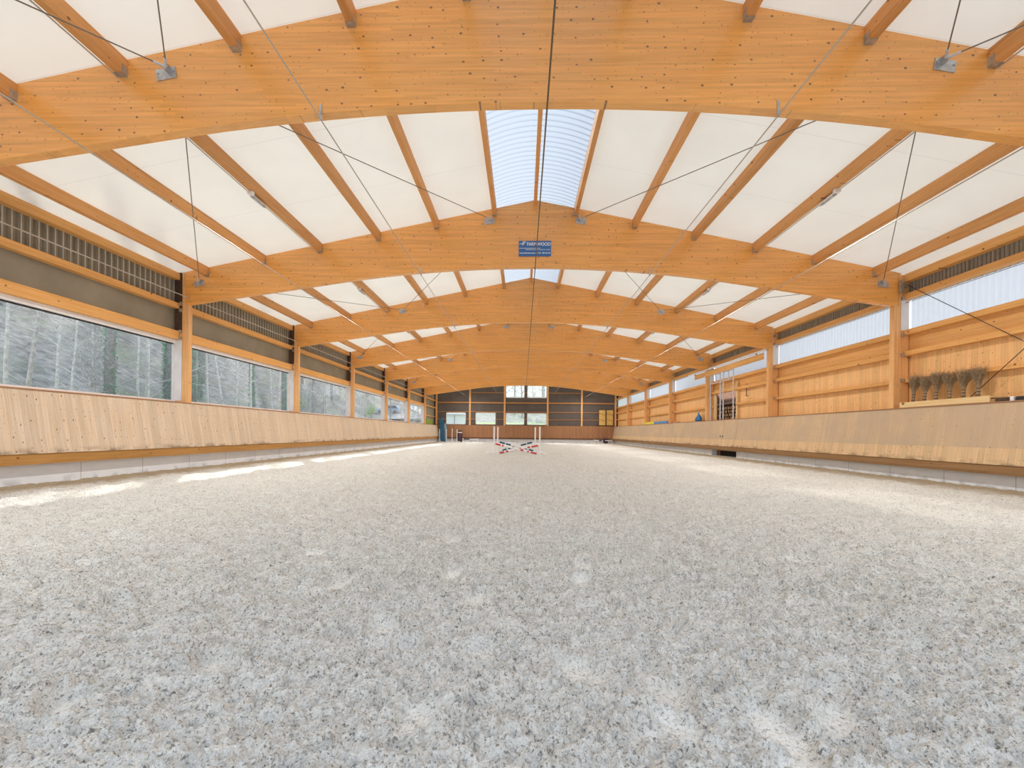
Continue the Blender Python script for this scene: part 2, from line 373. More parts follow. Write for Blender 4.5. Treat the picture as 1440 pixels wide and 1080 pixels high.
def tag(o, label, cat, group=None, kind=None):
    o['label'] = label; o['category'] = cat
    if group: o['group'] = group
    if kind: o['kind'] = kind
    return o
def struct(o, label=None):
    o['kind'] = 'structure'
    if label: o['label'] = label
    o['category'] = 'building'
    return o
def empty(name, loc, label, cat, group=None):
    o = bpy.data.objects.new(name, None); C.objects.link(o); o.location = loc; o.empty_display_size = .2
    return tag(o, label, cat, group)
def copy_tree(o, parent=None):
    c = o.copy(); C.objects.link(c); c.parent = parent
    for ch in KIDS.get(o.name, []): copy_tree(ch, c)
    return c
KIDS = {}
def kids(o, *ch): KIDS.setdefault(o.name, []).extend(ch); return o
ORD = ['first', 'second', 'third', 'fourth', 'fifth', 'sixth', 'seventh', 'eighth', 'ninth', 'tenth', 'eleventh', 'twelfth']
BAYNAME = ['the bay above the viewer', 'the nearest full bay'] + ['the %s bay away' % ORD[i] for i in range(1, 7)]

# ------------------------------------------------------------------ floor
def vnoise(x, y, seed):
    r = np.random.RandomState(seed).rand(257, 257)
    xi = np.floor(x).astype(int); yi = np.floor(y).astype(int); fx = x - xi; fy = y - yi
    fx = fx * fx * (3 - 2 * fx); fy = fy * fy * (3 - 2 * fy)
    a = r[yi % 256, xi % 256]; b = r[yi % 256, (xi + 1) % 256]; c = r[(yi + 1) % 256, xi % 256]; d = r[(yi + 1) % 256, (xi + 1) % 256]
    return (a * (1 - fx) + b * fx) * (1 - fy) + (c * (1 - fx) + d * fx) * fy
def make_floor():
    xs = [0.]
    while xs[-1] < 10.6: xs.append(xs[-1] + max(.011, .011 * (1 + max(0, xs[-1] - 1.6) * .55)))
    xs = np.array([-v for v in xs[:0:-1]] + xs); xs = np.clip(xs, -10.5, 10.5)
    ys = [YBACK]
    while ys[-1] < .7: ys.append(ys[-1] + (.15 if ys[-1] < .3 else .03))
    while ys[-1] < YEND: ys.append(ys[-1] + max(.010, .0062 * ys[-1]))
    ys[-1] = YEND; ys = np.array(ys)
    X, Y = np.meshgrid(xs, ys)
    h = np.zeros_like(X); packed = np.zeros_like(X)
    h += .030 * (vnoise(X * 1.1, Y * 1.1, 1) - .5)
    clod = vnoise(X * 5.3 + 3, Y * 5.3, 2) * .6 + vnoise(X * 11.7, Y * 11.7 + 9, 3) * .4
    h += .095 * (clod - .5)
    f = np.abs(vnoise(X * 21, Y * 21, 4) - .5) * 2; h += .036 * (1 - f)
    near = np.clip(1.3 - Y / 12, .0, 1)
    h += near * .042 * (vnoise(X * 47, Y * 47, 5) - .5) + near * .012 * (vnoise(X * 90, Y * 90, 6) - .5)
    # hoof prints and smooth scuffs
    rs = np.random.RandomState(11)
    for k in range(260):
        cy = 1.1 + 30 * rs.rand() ** 1.9; cx = (rs.rand() * 2 - 1) * min(10., 1.8 + cy * 1.25)
        r1 = .055 + .05 * rs.rand(); r2 = r1 * (1 + .9 * rs.rand()); an = rs.rand() * PI; dep = .012 + .02 * rs.rand()
        iy0, iy1 = np.searchsorted(ys, cy - .35), np.searchsorted(ys, cy + .35); ix0, ix1 = np.searchsorted(xs, cx - .35), np.searchsorted(xs, cx + .35)
        if iy1 - iy0 < 2 or ix1 - ix0 < 2: continue
        dx = X[iy0:iy1, ix0:ix1] - cx; dy = Y[iy0:iy1, ix0:ix1] - cy
        u = (dx * math.cos(an) + dy * math.sin(an)) / r2; v = (-dx * math.sin(an) + dy * math.cos(an)) / r1
        d = np.sqrt(u * u + v * v) + .25 * (clod[iy0:iy1, ix0:ix1] - .5)
        m = np.clip((1.05 - d) / .3, 0, 1); rim = np.exp(-((d - 1.25) / .22) ** 2)
        H = h[iy0:iy1, ix0:ix1]; h[iy0:iy1, ix0:ix1] = H * (1 - m * .85) + m * (-dep) + rim * dep * .55
        packed[iy0:iy1, ix0:ix1] = np.maximum(packed[iy0:iy1, ix0:ix1], m * (.4 + .6 * rs.rand()))
    # slightly heaped against the footing
    edge = np.clip((np.abs(X) - 9.6) / .9, 0, 1); h = h * (1 - .5 * edge) + .03 * edge ** 2
    h -= h.mean() * .5
    nr, nc = X.shape
    co = np.stack([X, Y, h], -1).reshape(-1, 3)
    idx = np.arange(nr * nc).reshape(nr, nc)
    q = np.stack([idx[:-1, :-1], idx[:-1, 1:], idx[1:, 1:], idx[1:, :-1]], -1).reshape(-1, 4)
    me = bpy.data.meshes.new('floor'); me.vertices.add(len(co)); me.vertices.foreach_set('co', co.ravel())
    me.loops.add(q.size); me.loops.foreach_set('vertex_index', q.ravel().astype(np.int32))
    me.polygons.add(len(q)); me.polygons.foreach_set('loop_start', np.arange(0, q.size, 4, dtype=np.int32)); me.polygons.foreach_set('loop_total', np.full(len(q), 4, dtype=np.int32))
    me.update(); me.validate()
    at = me.attributes.new('packed', 'FLOAT', 'POINT'); at.data.foreach_set('value', packed.ravel())
    me.polygons.foreach_set('use_smooth', [True] * len(me.polygons))
    me.materials.append(M['sand'])
    o = bpy.data.objects.new('floor', me); C.objects.link(o); struct(o, 'raked pale sand floor of the riding hall, pitted with hoof prints')
make_floor()

# ------------------------------------------------------------------ roof
for s, nm in ((-1, 'left'), (1, 'right')):
    m = MB(); ys = [YBACK + (YEND + .6 - YBACK) * k / 30 for k in range(31)]
    m.grid([[(s * x, y, zr(x) + .012) for x in (1.2, 4, 8, 11.4)] for y in ys])
    struct(m.build('ceiling', M['roof']), 'off-white sheet underside of the %s roof slope' % nm)
# ridge skylight, arched corrugated sheets
m = MB(); pitch = .177; ny = int((YEND + .6 - YBACK) / pitch * 6)
P = []
for k in range(ny + 1):
    y = YBACK + (YEND + .6 - YBACK) * k / ny; w = .024 * math.sin(2 * PI * y / pitch)
    row = []
    for j in range(15):
        x = -1.25 + 2.5 * j / 14; row.append((x, y, 7.9 + .30 * (1 - (x / 1.25) ** 2) + w))
    P.append(row)
m.grid(P); struct(m.build('window_1', M['skylight'], smooth=True), 'arched pale blue corrugated skylight along the ridge')

# ------------------------------------------------------------------ roof beams
def beam_mesh():
    m = MB(); n = 48; t = .08
    xs = [-10.62 + 21.24 * k / n for k in range(n + 1)]
    cols = []
    for x in xs:
        b = len(m.v); zb = zbeam(x); zt = zr(x) - .005
        m.v += [(x, -t, zb), (x, -t, zt), (x, t, zt), (x, t, zb)]; cols.append(b)
    for a, b in zip(cols[:-1], cols[1:]):
        for k in range(4): m.f.append((a + k, a + (k + 1) % 4, b + (k + 1) % 4, b + k)); m.mi.append(0)
    m.f.append(tuple(cols[0] + k for k in range(4))); m.f.append(tuple(cols[-1] + k for k in range(4))); m.mi += [0, 0]
    return m
def plate_mb(x, z, s, front=True):
    y = -.088 if front else .088
    m = MB(); sl = -.203 * (1 if x > 0 else -1) * .9
    a, b = Vector((x - .15, y, z - .15 * sl)), Vector((x + .15, y, z + .15 * sl))
    m.bar(a, b, .014, .17); sgn = -1 if front else 1
    m.bar((x - .05 * s, y + sgn * .002, z + .05), (x - .05 * s, y + sgn * .09, z + .05), .035, .11)
    for dx in (-.12, .12): m.tube([(x + dx, y, z + dx * sl + .02), (x + dx, y + sgn * .025, z + dx * sl + .02)], .014, 6)
    return m
def hang_mb(x):
    m = MB(); zb = zbeam(x); m.box(x - .02, x + .02, -.092, -.084, zb - .12, zb + .13)
    for k in range(5): m.box(x - .009, x + .009, -.095, -.092, zb - .1 + k * .05, zb - .08 + k * .05)
    return m
beam_root = None
for i in range(-1, 7):
    nm = 'overhead, cut off by the top of the picture' if i == -1 else None
    if i == -1: lab = 'curved spruce glulam roof beam directly above the viewer, out of the top of the frame'
    elif i == 0: lab = 'nearest curved glulam roof beam, spanning the whole top of the picture, brown and knotty'
    elif i == 1: lab = 'second curved glulam roof beam, carrying the blue sign at its middle'
    else: lab = '%s curved glulam roof beam counted from the viewer' % ORD[i]
    if i == 6: lab = 'farthest curved glulam roof beam, just before the end wall'
    odd = i % 2 != 0
    if beam_root is None:
        e = empty('roof_beam', (0, by(i), 0), lab, 'beam', 'curved glulam roof beams'); beam_root = e; BM = []
        bo = beam_mesh().build('glulam', M['beam'], e, local=True, bevel=.006); bo.location = (0, 0, 0); BM.append(bo)
        for x in (-3.4, 3.4):
            h = hang_mb(x).build('hanger_strip', M['galv'], e, local=True); h.location = (0, 0, 0); BM.append(h)
        PLA, PLB = [], []
        for x, z in ((-1.36, 7.49), (1.36, 7.49), (-10.17, 5.62), (10.17, 5.62)):
            pm = plate_mb(x, z, 1 if x > 0 else -1); PLA.append(pm.build('anchor_plate', M['galv'], e, local=True)); PLA[-1].location = (0, 0, 0)
    else:
        e = beam_root.copy(); C.objects.link(e); e.location = (0, by(i), 0); e['label'] = lab
        for o in BM: c = o.copy(); C.objects.link(c); c.parent = e
        if odd:
            for o in PLA: c = o.copy(); C.objects.link(c); c.parent = e
        else:
            if not PLB:
                for x in (-5.78, 5.78):
                    o = plate_mb(x, 6.59, 1 if x > 0 else -1).build('anchor_plate', M['galv'], e, local=True); o.location = (0, 0, 0); PLB.append(o)
            else:
                for o in PLB: c = o.copy(); C.objects.link(c); c.parent = e

# bracing rods in the roof, zigzag from beam to beam
rodn = 0
for i in range(-1, 6):
    for s in (-1, 1):
        for xo, zo, what in ((1.36, 7.54, 'ridge'), (10.12, 5.67, 'eave')):
            xm, zm = 5.73, 6.64
            a = (s * xo, by(i), zo) if i % 2 else (s * xm, by(i), zm)
            b = (s * xm, by(i + 1), zm) if i % 2 else (s * xo, by(i + 1), zo)
            a = Vector(a) + Vector((0, .12, 0)); b = Vector(b) + Vector((0, -.15, 0))
            m = MB(); m.tube([a, b], .009, 6); o = m.build('bracing_rod', M['rod'], loc=a)
            tag(o, 'thin bracing rod, %s slope, %s end, in %s' % ('left' if s < 0 else 'right', what, BAYNAME[i + 1]), 'rod', 'roof bracing rods')
            d = (b - a).normalized()
            MB().tube([b - d * .02, b - d * .16], .02, 8).build('turnbuckle', M['galv_pale'], o, loc=a)
            MB().tube([a + d * .02, a + d * .12], .02, 8).build('turnbuckle', M['galv_pale'], o, loc=a)

# ------------------------------------------------------------------ purlins
PX = [0, 1.21, 2.94, 4.69, 6.45, 8.18, 9.93]
def purlin(s, k, y0, y1, i, proto={}):
    x = s * PX[k]; key = (s, k)
    if key not in proto:
        m = MB(); w = .06; L = y1 - y0
        if k == 0: zt, zb = 8.1, 7.97; w = .05
        elif k == 1: zt, zb = 7.93, 7.64; w = .055
        else: zt, zb = zr(x) - .002, zr(abs(x)) - .265
        m.box(-w, w, 0, L, zb, zt)
        e = bpy.data.objects.new('purlin', None); C.objects.link(e); e.location = (x, y0, 0)
        ch = [m.build('timber', M['purlin'], e, local=True, bevel=.004)]
        if k > 0:
            for ya, yb_ in ((L - .1, L), (0, .1)):
                q = MB(); q.box(-w - .006, w + .006, ya, yb_, zb - .008, zb - .001)
                for sx in (-1, 1): q.box(sx * (w + .001), sx * (w + .007), ya, yb_, zb - .008, zb + .13)
                ch.append(q.build('joist_shoe', M['galv'], e, local=True))
        for c in ch: c.location = (0, 0, 0)
        proto[key] = (e, ch)
    else:
        e0, ch = proto[key]; e = e0.copy(); C.objects.link(e); e.location = (x, y0, 0)
        for c0 in ch: c = c0.copy(); C.objects.link(c); c.parent = e
    if k == 0: pos = 'ridge purlin under the middle of the skylight'
    elif k == 1: pos = 'purlin along the %s edge of the skylight' % ('left' if s < 0 else 'right')
    else: pos = '%s purlin out from the skylight, %s slope' % (ORD[k - 1], 'left' if s < 0 else 'right')
    tag(e, 'wooden %s, in %s' % (pos, BAYNAME[i + 1]), 'purlin', 'roof purlins')
for i in range(-1, 7):
    for s in (-1, 1):
        for k in range(7):
            if k == 0 and s > 0: continue
            purlin(s, k, by(i) + .08, by(i + 1) - (.08 if i < 6 else .0), i)

# ------------------------------------------------------------------ posts
def post_root(s):
    e = bpy.data.objects.new('post', None); C.objects.link(e); ch = []
    X = lambda v: s * v
    def bx(m, xa, xb, y0, y1, z0, z1): m.box(min(X(xa), X(xb)), max(X(xa), X(xb)), y0, y1, z0, z1)
    m = MB(); bx(m, 10.5, 10.69, -.08, .08, .5, 4.99); bx(m, 10.625, 10.69, -.08, .08, 4.99, zr(10.65) - .01); ch.append(m.build('inner_timber', M['post'], e, local=True, bevel=.005))
    m = MB(); bx(m, 10.692, 10.93, -.07, .07, .5, zr(10.93) - .01); ch.append(m.build('outer_timber', M['post'], e, local=True, bevel=.004))
    m = MB()
    if s < 0:
        bx(m, 10.70, 10.92, -.078, -.072, 4.2, 5.95)
        ch.append(m.build('side_plate', M['darksteel'], e, local=True))
        m = MB(); bx(m, 10.70, 10.93, -.08, -.0715, 2.06, 3.9); ch.append(m.build('side_film', M['whitefilm'], e, local=True))
    else:
        bx(m, 10.70, 10.93, -.08, -.0715, 4.28, 5.16); ch.append(m.build('side_film', M['whitefilm'], e, local=True))
    m = MB()
    for z in ((2.5, 3.0, 3.4, 4.4, 4.9, 5.3) if s < 0 else (2.3, 2.7, 3.1, 3.3, 3.6)):
        for dx in (10.56, 10.64): m.tube([(X(dx), -.078, z), (X(dx), -.088, z)], .01, 6)
    for z in ((3.95, 4.15, 4.8, 5.0) if s < 0 else (3.56, 4.14, 2.82, 5.2, 5.55)):
        bx(m, 10.70, 10.76, -.13, -.08, z - .05, z + .05)
    ch.append(m.build('steel_fixings', M['galv'], e, local=True))
    for c in ch: c.location = (0, 0, 0)
    return e, ch
for s in (-1, 1):
    e0, ch = post_root(s); side = 'left' if s < 0 else 'right'
    for j, i in enumerate(range(-1, 7)):
        if j == 0: e = e0
        else:
            e = e0.copy(); C.objects.link(e)
            for c0 in ch: c = c0.copy(); C.objects.link(c); c.parent = e
        e.location = (0, by(i), 0)
        lab = 'wooden wall post on the %s, ' % side + ('outside the frame beside the viewer' if i == -1 else 'carrying the nearest roof beam, outside the frame' if i == 0 else 'carrying the %s roof beam from the viewer' % ORD[i])
        if i == 1: lab = 'nearest visible wooden wall post on the %s, under the beam with the blue sign' % side
        tag(e, lab, 'post', side + ' wall posts')

# ------------------------------------------------------------------ side walls
def wall_left():
    m = MB()
    X = -10.97
    # ribbed sheet behind the two upper fields
    def ribbed(y0, y1, z0, z1, pitch=.168):
        n = int((y1 - y0) / pitch); P0, P1 = [], []
        for k in range(n):
            y = y0 + k * pitch
            for dy, dx in ((0, 0), (.10, 0), (.118, .035), (.15, .035)): P0.append((X - dx, y + dy, z0)); P1.append((X - dx, y + dy, z1))
        P0.append((X, y1, z0)); P1.append((X, y1, z1)); m.grid([P0, P1])
    m.cur = 0; ribbed(YBACK, YEND, 4.95, 6.0)
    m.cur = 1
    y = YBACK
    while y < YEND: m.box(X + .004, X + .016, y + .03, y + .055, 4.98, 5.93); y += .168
    m.cur = 0
    m.box(X - .03, X - .002, YBACK, YEND, 3.86, 4.95)      # smooth curtain field
    m.box(X - .03, X, YBACK, YEND, -.3, 2.02)               # behind the kick boards
    m.box(X - .03, X, by(6), YEND, 2.02, 3.9)
    return struct(m.build('wall_left', [M['clad'], M['lit_rib']]), 'left side wall, grey ribbed sheet above the long window opening')
wall_left()
def wall_right():
    m = MB(); X = 10.97
    m.cur = 0
    oy0, oy1, oz = 23.05, 25.55, 3.66
    m.box(X, X + .03, YBACK, oy0, -.3, 4.1); m.box(X, X + .03, oy1, YEND, -.3, 4.1); m.box(X, X + .03, oy0, oy1, oz, 4.1)
    m.cur = 1; m.box(X - .02, X - .001, YBACK, by(2) + .3, 3.66, 4.28); m.box(X - .02, X - .001, by(2) + .3, YEND, 3.66, 4.28)
    m.cur = 2; n = int((YEND - YBACK) / .1); P0, P1 = [], []
    for k in range(n):
        y = YBACK + k * .1
        for dy, dx in ((0, 0), (.06, 0), (.072, .03), (.088, .03)): P0.append((X + dx, y + dy, 5.16)); P1.append((X + dx, y + dy, 6.0))
    P0.append((X, YEND, 5.16)); P1.append((X, YEND, 6.0)); m.grid([P0, P1])
    m.cur = 3
    y = YBACK
    while y < YEND: m.box(X - .014, X - .004, y + .03, y + .042, 5.3, 5.7); y += .3
    return struct(m.build('wall_right', [M['plank_wall'], M['plank_long'], M['clad_r'], M['lit_rib']]), 'right side wall of upright pine planks below a translucent band')
wall_right()
# horizontal rails per bay
def rails():
    for s, lev in ((-1, ((3.91, 4.17, 'wide lower rail just above the window', .1), (4.85, 5.02, 'middle rail of the upper wall', .09), (5.72, 5.93, 'top rail right under the roof', .1))),
                   (1, ((2.75, 2.86, 'low rail across the plank wall', .07), (3.53, 3.67, 'upper rail across the plank wall', .09), (4.13, 4.28, 'rail under the translucent band', .1), (5.17, 5.33, 'rail on top of the translucent band', .1), (5.68, 5.9, 'top rail right under the roof', .1)))):
        side = 'left' if s < 0 else 'right'
        for i in range(-1, 7):
            for z0, z1, what, d in lev:
                if s < 0 and i == 6:
                    if z0 < 4: z0, z1 = 4.0, 4.12
                ya, yb = by(i) + .08, by(i + 1) - (.08 if i < 6 else .02)
                segs = [(ya, yb)]
                if s > 0 and i == 2 and z0 < 3.0: segs = [(ya, 22.98), (25.65, yb)]
                if s > 0 and i == 2 and z0 > 3.5 and z0 < 3.6: segs = [(ya, yb)]
                for q_, (a, b) in enumerate(segs):
                    m = MB(); m.box(min(s * 10.965, s * (10.965 - d - .1)), max(s * 10.965, s * (10.965 - d - .1)), a, b, z0, z1)
                    o = m.build('wall_rail', M['rail'], loc=(s * 10.9, a, z0), bevel=.006)
                    w2 = what if len(segs) == 1 else what + (' before the hatch', ' behind the hatch')[q_]
                    tag(o, '%s, %s side, in %s' % (w2, side, BAYNAME[i + 1]), 'rail', side + ' wall rails')
    for z0, z1 in ((2.95, 3.05),):
        o = MB().box(-10.965, -10.86, by(6) + .08, YEND - .02, z0, z1).build('wall_rail', M['rail'], loc=(-10.9, by(6), z0), bevel=.006)
        tag(o, 'lowest rail on the closed last bay of the left wall, above the green sheet', 'rail', 'left wall rails')
rails()
# left window openings with pane, white roller housing and sill
wn = 2
for i in range(-1, 6):
    ya, yb = by(i) + .08, by(i + 1) - .08
    e = bpy.data.objects.new('window_%d' % wn, None); C.objects.link(e); e.location = (-10.95, ya, 2.0); struct(e, 'long side window on the left in ' + BAYNAME[i + 1])
    MB().box(-10.99, -10.88, ya, yb, 3.80, 3.91).build('roller_housing', M['white'], e, loc=(-10.95, ya, 3.8))
    MB().box(-10.955, -10.935, ya, yb, 3.765, 3.80).build('roller_bar', M['black'], e, loc=(-10.95, ya, 3.77))
    MB().box(-10.99, -10.90, ya, yb, 2.03, 2.075).build('window_sill', M['white'], e, loc=(-10.95, ya, 2.03))
    m = MB(); m.box(-10.99, -10.93, yb - .03, yb + .0, 2.07, 3.8); m.box(-10.99, -10.93, ya, ya + .02, 2.07, 3.8)
    m.build('window_frame', M['whitefilm'], e, loc=(-10.95, yb, 2.0))
    m = MB(); m.grid([[(-10.97, ya, 2.07), (-10.97, yb, 2.07)], [(-10.97, ya, 3.78), (-10.97, yb, 3.78)]])
    m.build('pane', M['pane'], e, loc=(-10.97, ya, 2.07)); wn += 1
# translucent bands on the right
for i in range(-1, 7):
    ya, yb = by(i) + .07, by(i + 1) - .07; n = int((yb - ya) / .076 * 6); P0, P1 = [], []
    for k in range(n + 1):
        y = ya + (yb - ya) * k / n; w = .019 * math.sin(2 * PI * y / .152); P0.append((10.985 + w, y, 4.24)); P1.append((10.985 + w, y, 5.22))
    o = MB().grid([P0, P1]).build('window_%d' % wn, M['band'], loc=(10.985, ya, 4.24), smooth=True); wn += 1
    struct(o, 'translucent white corrugated band high on the right wall in ' + BAYNAME[i + 1])
# thin cables along the walls
o = MB().tube([(10.83, YBACK + .1, 5.08), (10.83, YEND, 5.08)], .008, 6).build('cable', M['rod'], loc=(10.83, 0, 5.08)); tag(o, 'thin dark cable along the top of the right translucent band', 'cable')
o = MB().tube([(-10.46, YBACK + .1, 5.17), (-10.46, YEND - .3, 5.17)], .014, 6).build('conduit', M['conduit'], loc=(-10.46, 0, 5.17)); tag(o, 'pale conduit running along the left wall posts below the roof beams', 'pipe')
for s, x, z in ((-1, -7.0, 5.44), (-1, -3.4, 5.88), (1, 3.4, 5.88), (1, 7.0, 5.44)):
    o = MB().tube([(x, YBACK + .1, z), (x, YEND - .5, z)], .011, 6).build('conduit', M['conduit'], loc=(x, 0, z))
    tag(o, 'pale cable strung lengthwise under the beams, %s, %s one from the middle' % ('left' if x < 0 else 'right', 'inner' if abs(x) < 5 else 'outer'), 'cable', 'lengthwise pale cables')
pts = []
for k in range(0, 100):
    y = YBACK + .1 + (YEND - .6 - YBACK) * k / 99; pts.append((0.01, y, 6.06 - .0 * y))
o = MB().tube(pts, .013, 6).build('cable', M['cable'], loc=(0, 0, 6.06)); tag(o, 'brown cable hung lengthwise under the middle of all beams', 'cable')

# ------------------------------------------------------------------ kick boards and concrete footing
def kick(side):
    s = -1 if side == 'left' else 1
    zl, zb = (.66, .44) if s < 0 else (.57, .35)
    e = empty('kickboard', (s * 10.4, YBACK, 0), 'long slanted plank kickboard along the whole %s side' % side, 'kickboard')
    def hx(m, xt, xb, z1, z0, y0, y1, t):
        a, b = s * xb, s * (xb + t); c, d = s * xt, s * (xt + t)
        m.hexa([(a, y0, z0), (b, y0, z0), (b, y1, z0), (a, y1, z0), (c, y0, z1), (d, y0, z1), (d, y1, z1), (c, y1, z1)])
    m = MB()
    y1 = YEND - .35
    if s < 0: hx(m, 10.49, 10.27, 1.97, zl, YBACK, y1, .035)
    else:
        f = lambda z: 10.27 + .22 * (z - zl) / (1.97 - zl)
        hx(m, 10.49, 10.27, 1.97, zl, YBACK, 22.02, .035); hx(m, 10.49, 10.27, 1.97, zl, 24.95, y1, .035)
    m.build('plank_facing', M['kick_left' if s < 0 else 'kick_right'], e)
    m = MB(); m.box(min(s * 10.29, s * 10.46), max(s * 10.29, s * 10.46), YBACK, y1, zb, zl - .003)
    m.build('bottom_rail', M['kick_rail' if s < 0 else 'kick_rail_r'], e)
    m = MB(); m.box(min(s * 10.475, s * 10.495), max(s * 10.475, s * 10.495), YBACK, y1, 1.972, 2.0)
    m.box(min(s * 10.495, s * 10.96), max(s * 10.495, s * 10.96), YBACK, y1, 1.965, 1.995); m.build('cap_board', M['cap'], e)
    if s > 0:   # double gate in the boards
        g = empty('arena_gate', (10.4, 23.45, .6), 'double plank gate set flush in the right kickboard under the wall opening', 'gate')
        for (a, b) in ((22.03, 23.47), (23.485, 24.94)):
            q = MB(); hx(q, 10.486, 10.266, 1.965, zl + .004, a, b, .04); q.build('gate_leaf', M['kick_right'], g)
            q = MB(); yk = 23.40 if a < 23 else 23.66; xk = 10.27 + .22 * (1.1 - zl) / (1.97 - zl); q.tube([(xk + .01, yk, 1.1), (xk - .03, yk, 1.1), (xk - .035, yk, 1.1)], [.03, .04, .03], 10); q.build('knob', M['black'], g)
kick('left'); kick('right')
for s, nm in ((-1, 'left'), (1, 'right')):
    m = MB(); xa, xb = sorted((s * 10.45, s * 10.9))
    if s < 0: m.box(xa, xb, YBACK, YEND, -.3, .5)
    else: m.box(xa, xb, YBACK, 22.12, -.3, .42); m.box(xa, xb, 24.98, YEND, -.3, .42); m.box(10.85, xb, 22.12, 24.98, -.3, .42); m.box(xa, 10.85, 22.12, 24.98, -.3, .03)
    struct(m.build('baseboard_' + nm, M['concrete']), 'pale concrete footing under the %s kickboard' % nm)
e = empty('drain_recess', (10.6, 23.5, 0), 'dark recess in the right concrete footing below the plank gate, with posts inside', 'recess')
m = MB(); m.box(10.80, 10.845, 22.13, 24.97, .035, .4); m.build('shade_panel', M['dark'], e)  # near-black sheet stands in for the shade inside the opening
for y in (24.62, 24.35): MB().box(10.6, 10.68, y, y + .07, .035, .34).build('stub_post', M['cap'], e)
# end wall boards
e = empty('kickboard', (0, YEND - .3, 0), 'brown plank kickboard across the far end wall', 'kickboard')
yt, yb_ = YEND - .18, YEND - .38
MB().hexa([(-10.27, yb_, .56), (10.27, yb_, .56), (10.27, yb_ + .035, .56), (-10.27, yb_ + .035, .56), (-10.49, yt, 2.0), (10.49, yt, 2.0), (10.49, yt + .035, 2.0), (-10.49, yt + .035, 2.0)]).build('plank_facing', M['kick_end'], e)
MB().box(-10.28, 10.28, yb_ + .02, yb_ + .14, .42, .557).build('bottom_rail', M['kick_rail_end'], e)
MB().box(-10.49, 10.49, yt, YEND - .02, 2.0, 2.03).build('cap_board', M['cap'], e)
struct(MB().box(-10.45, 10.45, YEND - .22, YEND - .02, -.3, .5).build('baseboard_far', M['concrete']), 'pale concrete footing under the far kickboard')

# ------------------------------------------------------------------ end wall
WIN = [(-9.5, -7.16, 2.12, 3.55, 'far left lower window, pale shed behind it'), (-5.96, -3.56, 2.12, 3.55, 'second lower window from the left in the end wall'),
       (-2.38, -.14, 2.12, 3.52, 'lower window left of the middle of the end wall'), (.18, 2.52, 2.12, 3.52, 'lower window right of the middle of the end wall'),
       (-2.38, -.14, 5.34, 6.84, 'upper window left of the middle, high under the beams'), (.18, 2.52, 5.34, 6.84, 'upper window right of the middle, high under the beams')]
def wall_end():
    xs = sorted({-11., 11.} | {w[0] for w in WIN} | {w[1] for w in WIN} | {-10 + k * 2.0 for k in range(11)}); zs = sorted({-.3} | {w[2] for w in WIN} | {w[3] for w in WIN} | {5.9})
    m = MB(); y0, y1 = YEND, YEND + .05
    for xa, xb in zip(xs[:-1], xs[1:]):
        zz = [-.3] + [z for z in sorted({w[2] for w in WIN} | {w[3] for w in WIN})]
        cx = (xa + xb) / 2
        lv = zz + [None]
        for za, zb in zip(lv[:-1], lv[1:]):
            if any(w[0] - .001 < cx < w[1] + .001 and w[2] - .001 < (za + (zb or za + .1)) / 2 < w[3] + .001 for w in WIN): continue
            if zb is None:
                m.hexa([(xa, y0, za), (xb, y0, za), (xb, y1, za), (xa, y1, za), (xa, y0, max(za, zr(xa) - .01)), (xb, y0, max(za, zr(xb) - .01)), (xb, y1, max(za, zr(xb) - .01)), (xa, y1, max(za, zr(xa) - .01))])
            else:
                zt = [min(zb, zr(q) - .01) for q in (xa, xb)]
                if min(zt) <= za: continue
                m.hexa([(xa, y0, za), (xb, y0, za), (xb, y1, za), (xa, y1, za), (xa, y0, zt[0]), (xb, y0, zt[1]), (xb, y1, zt[1]), (xa, y1, zt[0])])
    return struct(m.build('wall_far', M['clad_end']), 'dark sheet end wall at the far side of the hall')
wall_end()
for (xa, xb, za, zb, lab) in WIN:
    e = bpy.data.objects.new('window_%d' % wn, None); C.objects.link(e); e.location = (xa, YEND, za); struct(e, lab); wn += 1
    m = MB(); t = .07
    m.box(xa, xa + t, YEND - .04, YEND + .06, za, zb); m.box(xb - t, xb, YEND - .04, YEND + .06, za, zb); m.box(xa, xb, YEND - .04, YEND + .06, za, za + t); m.box(xa, xb, YEND - .04, YEND + .06, zb - t, zb)
    m.build('window_frame', M['white'], e, loc=(xa, YEND, za))
    MB().grid([[(xa, YEND + .02, za), (xb, YEND + .02, za)], [(xa, YEND + .02, zb), (xb, YEND + .02, zb)]]).build('pane', M['pane'], e, loc=(xa, YEND, za))
for k, x in enumerate((-10.66, -6.65, -2.5, 2.63, 6.68, 10.66)):
    m = MB(); m.box(x - .1, x + .1, YEND - .135, YEND - .01, .5, zr(x) - .02)
    o = m.build('end_post', M['post'], loc=(x, YEND - .1, 2.03)); tag(o, '%s upright post of the end wall, counted from the left' % ORD[k], 'post', 'end wall posts')
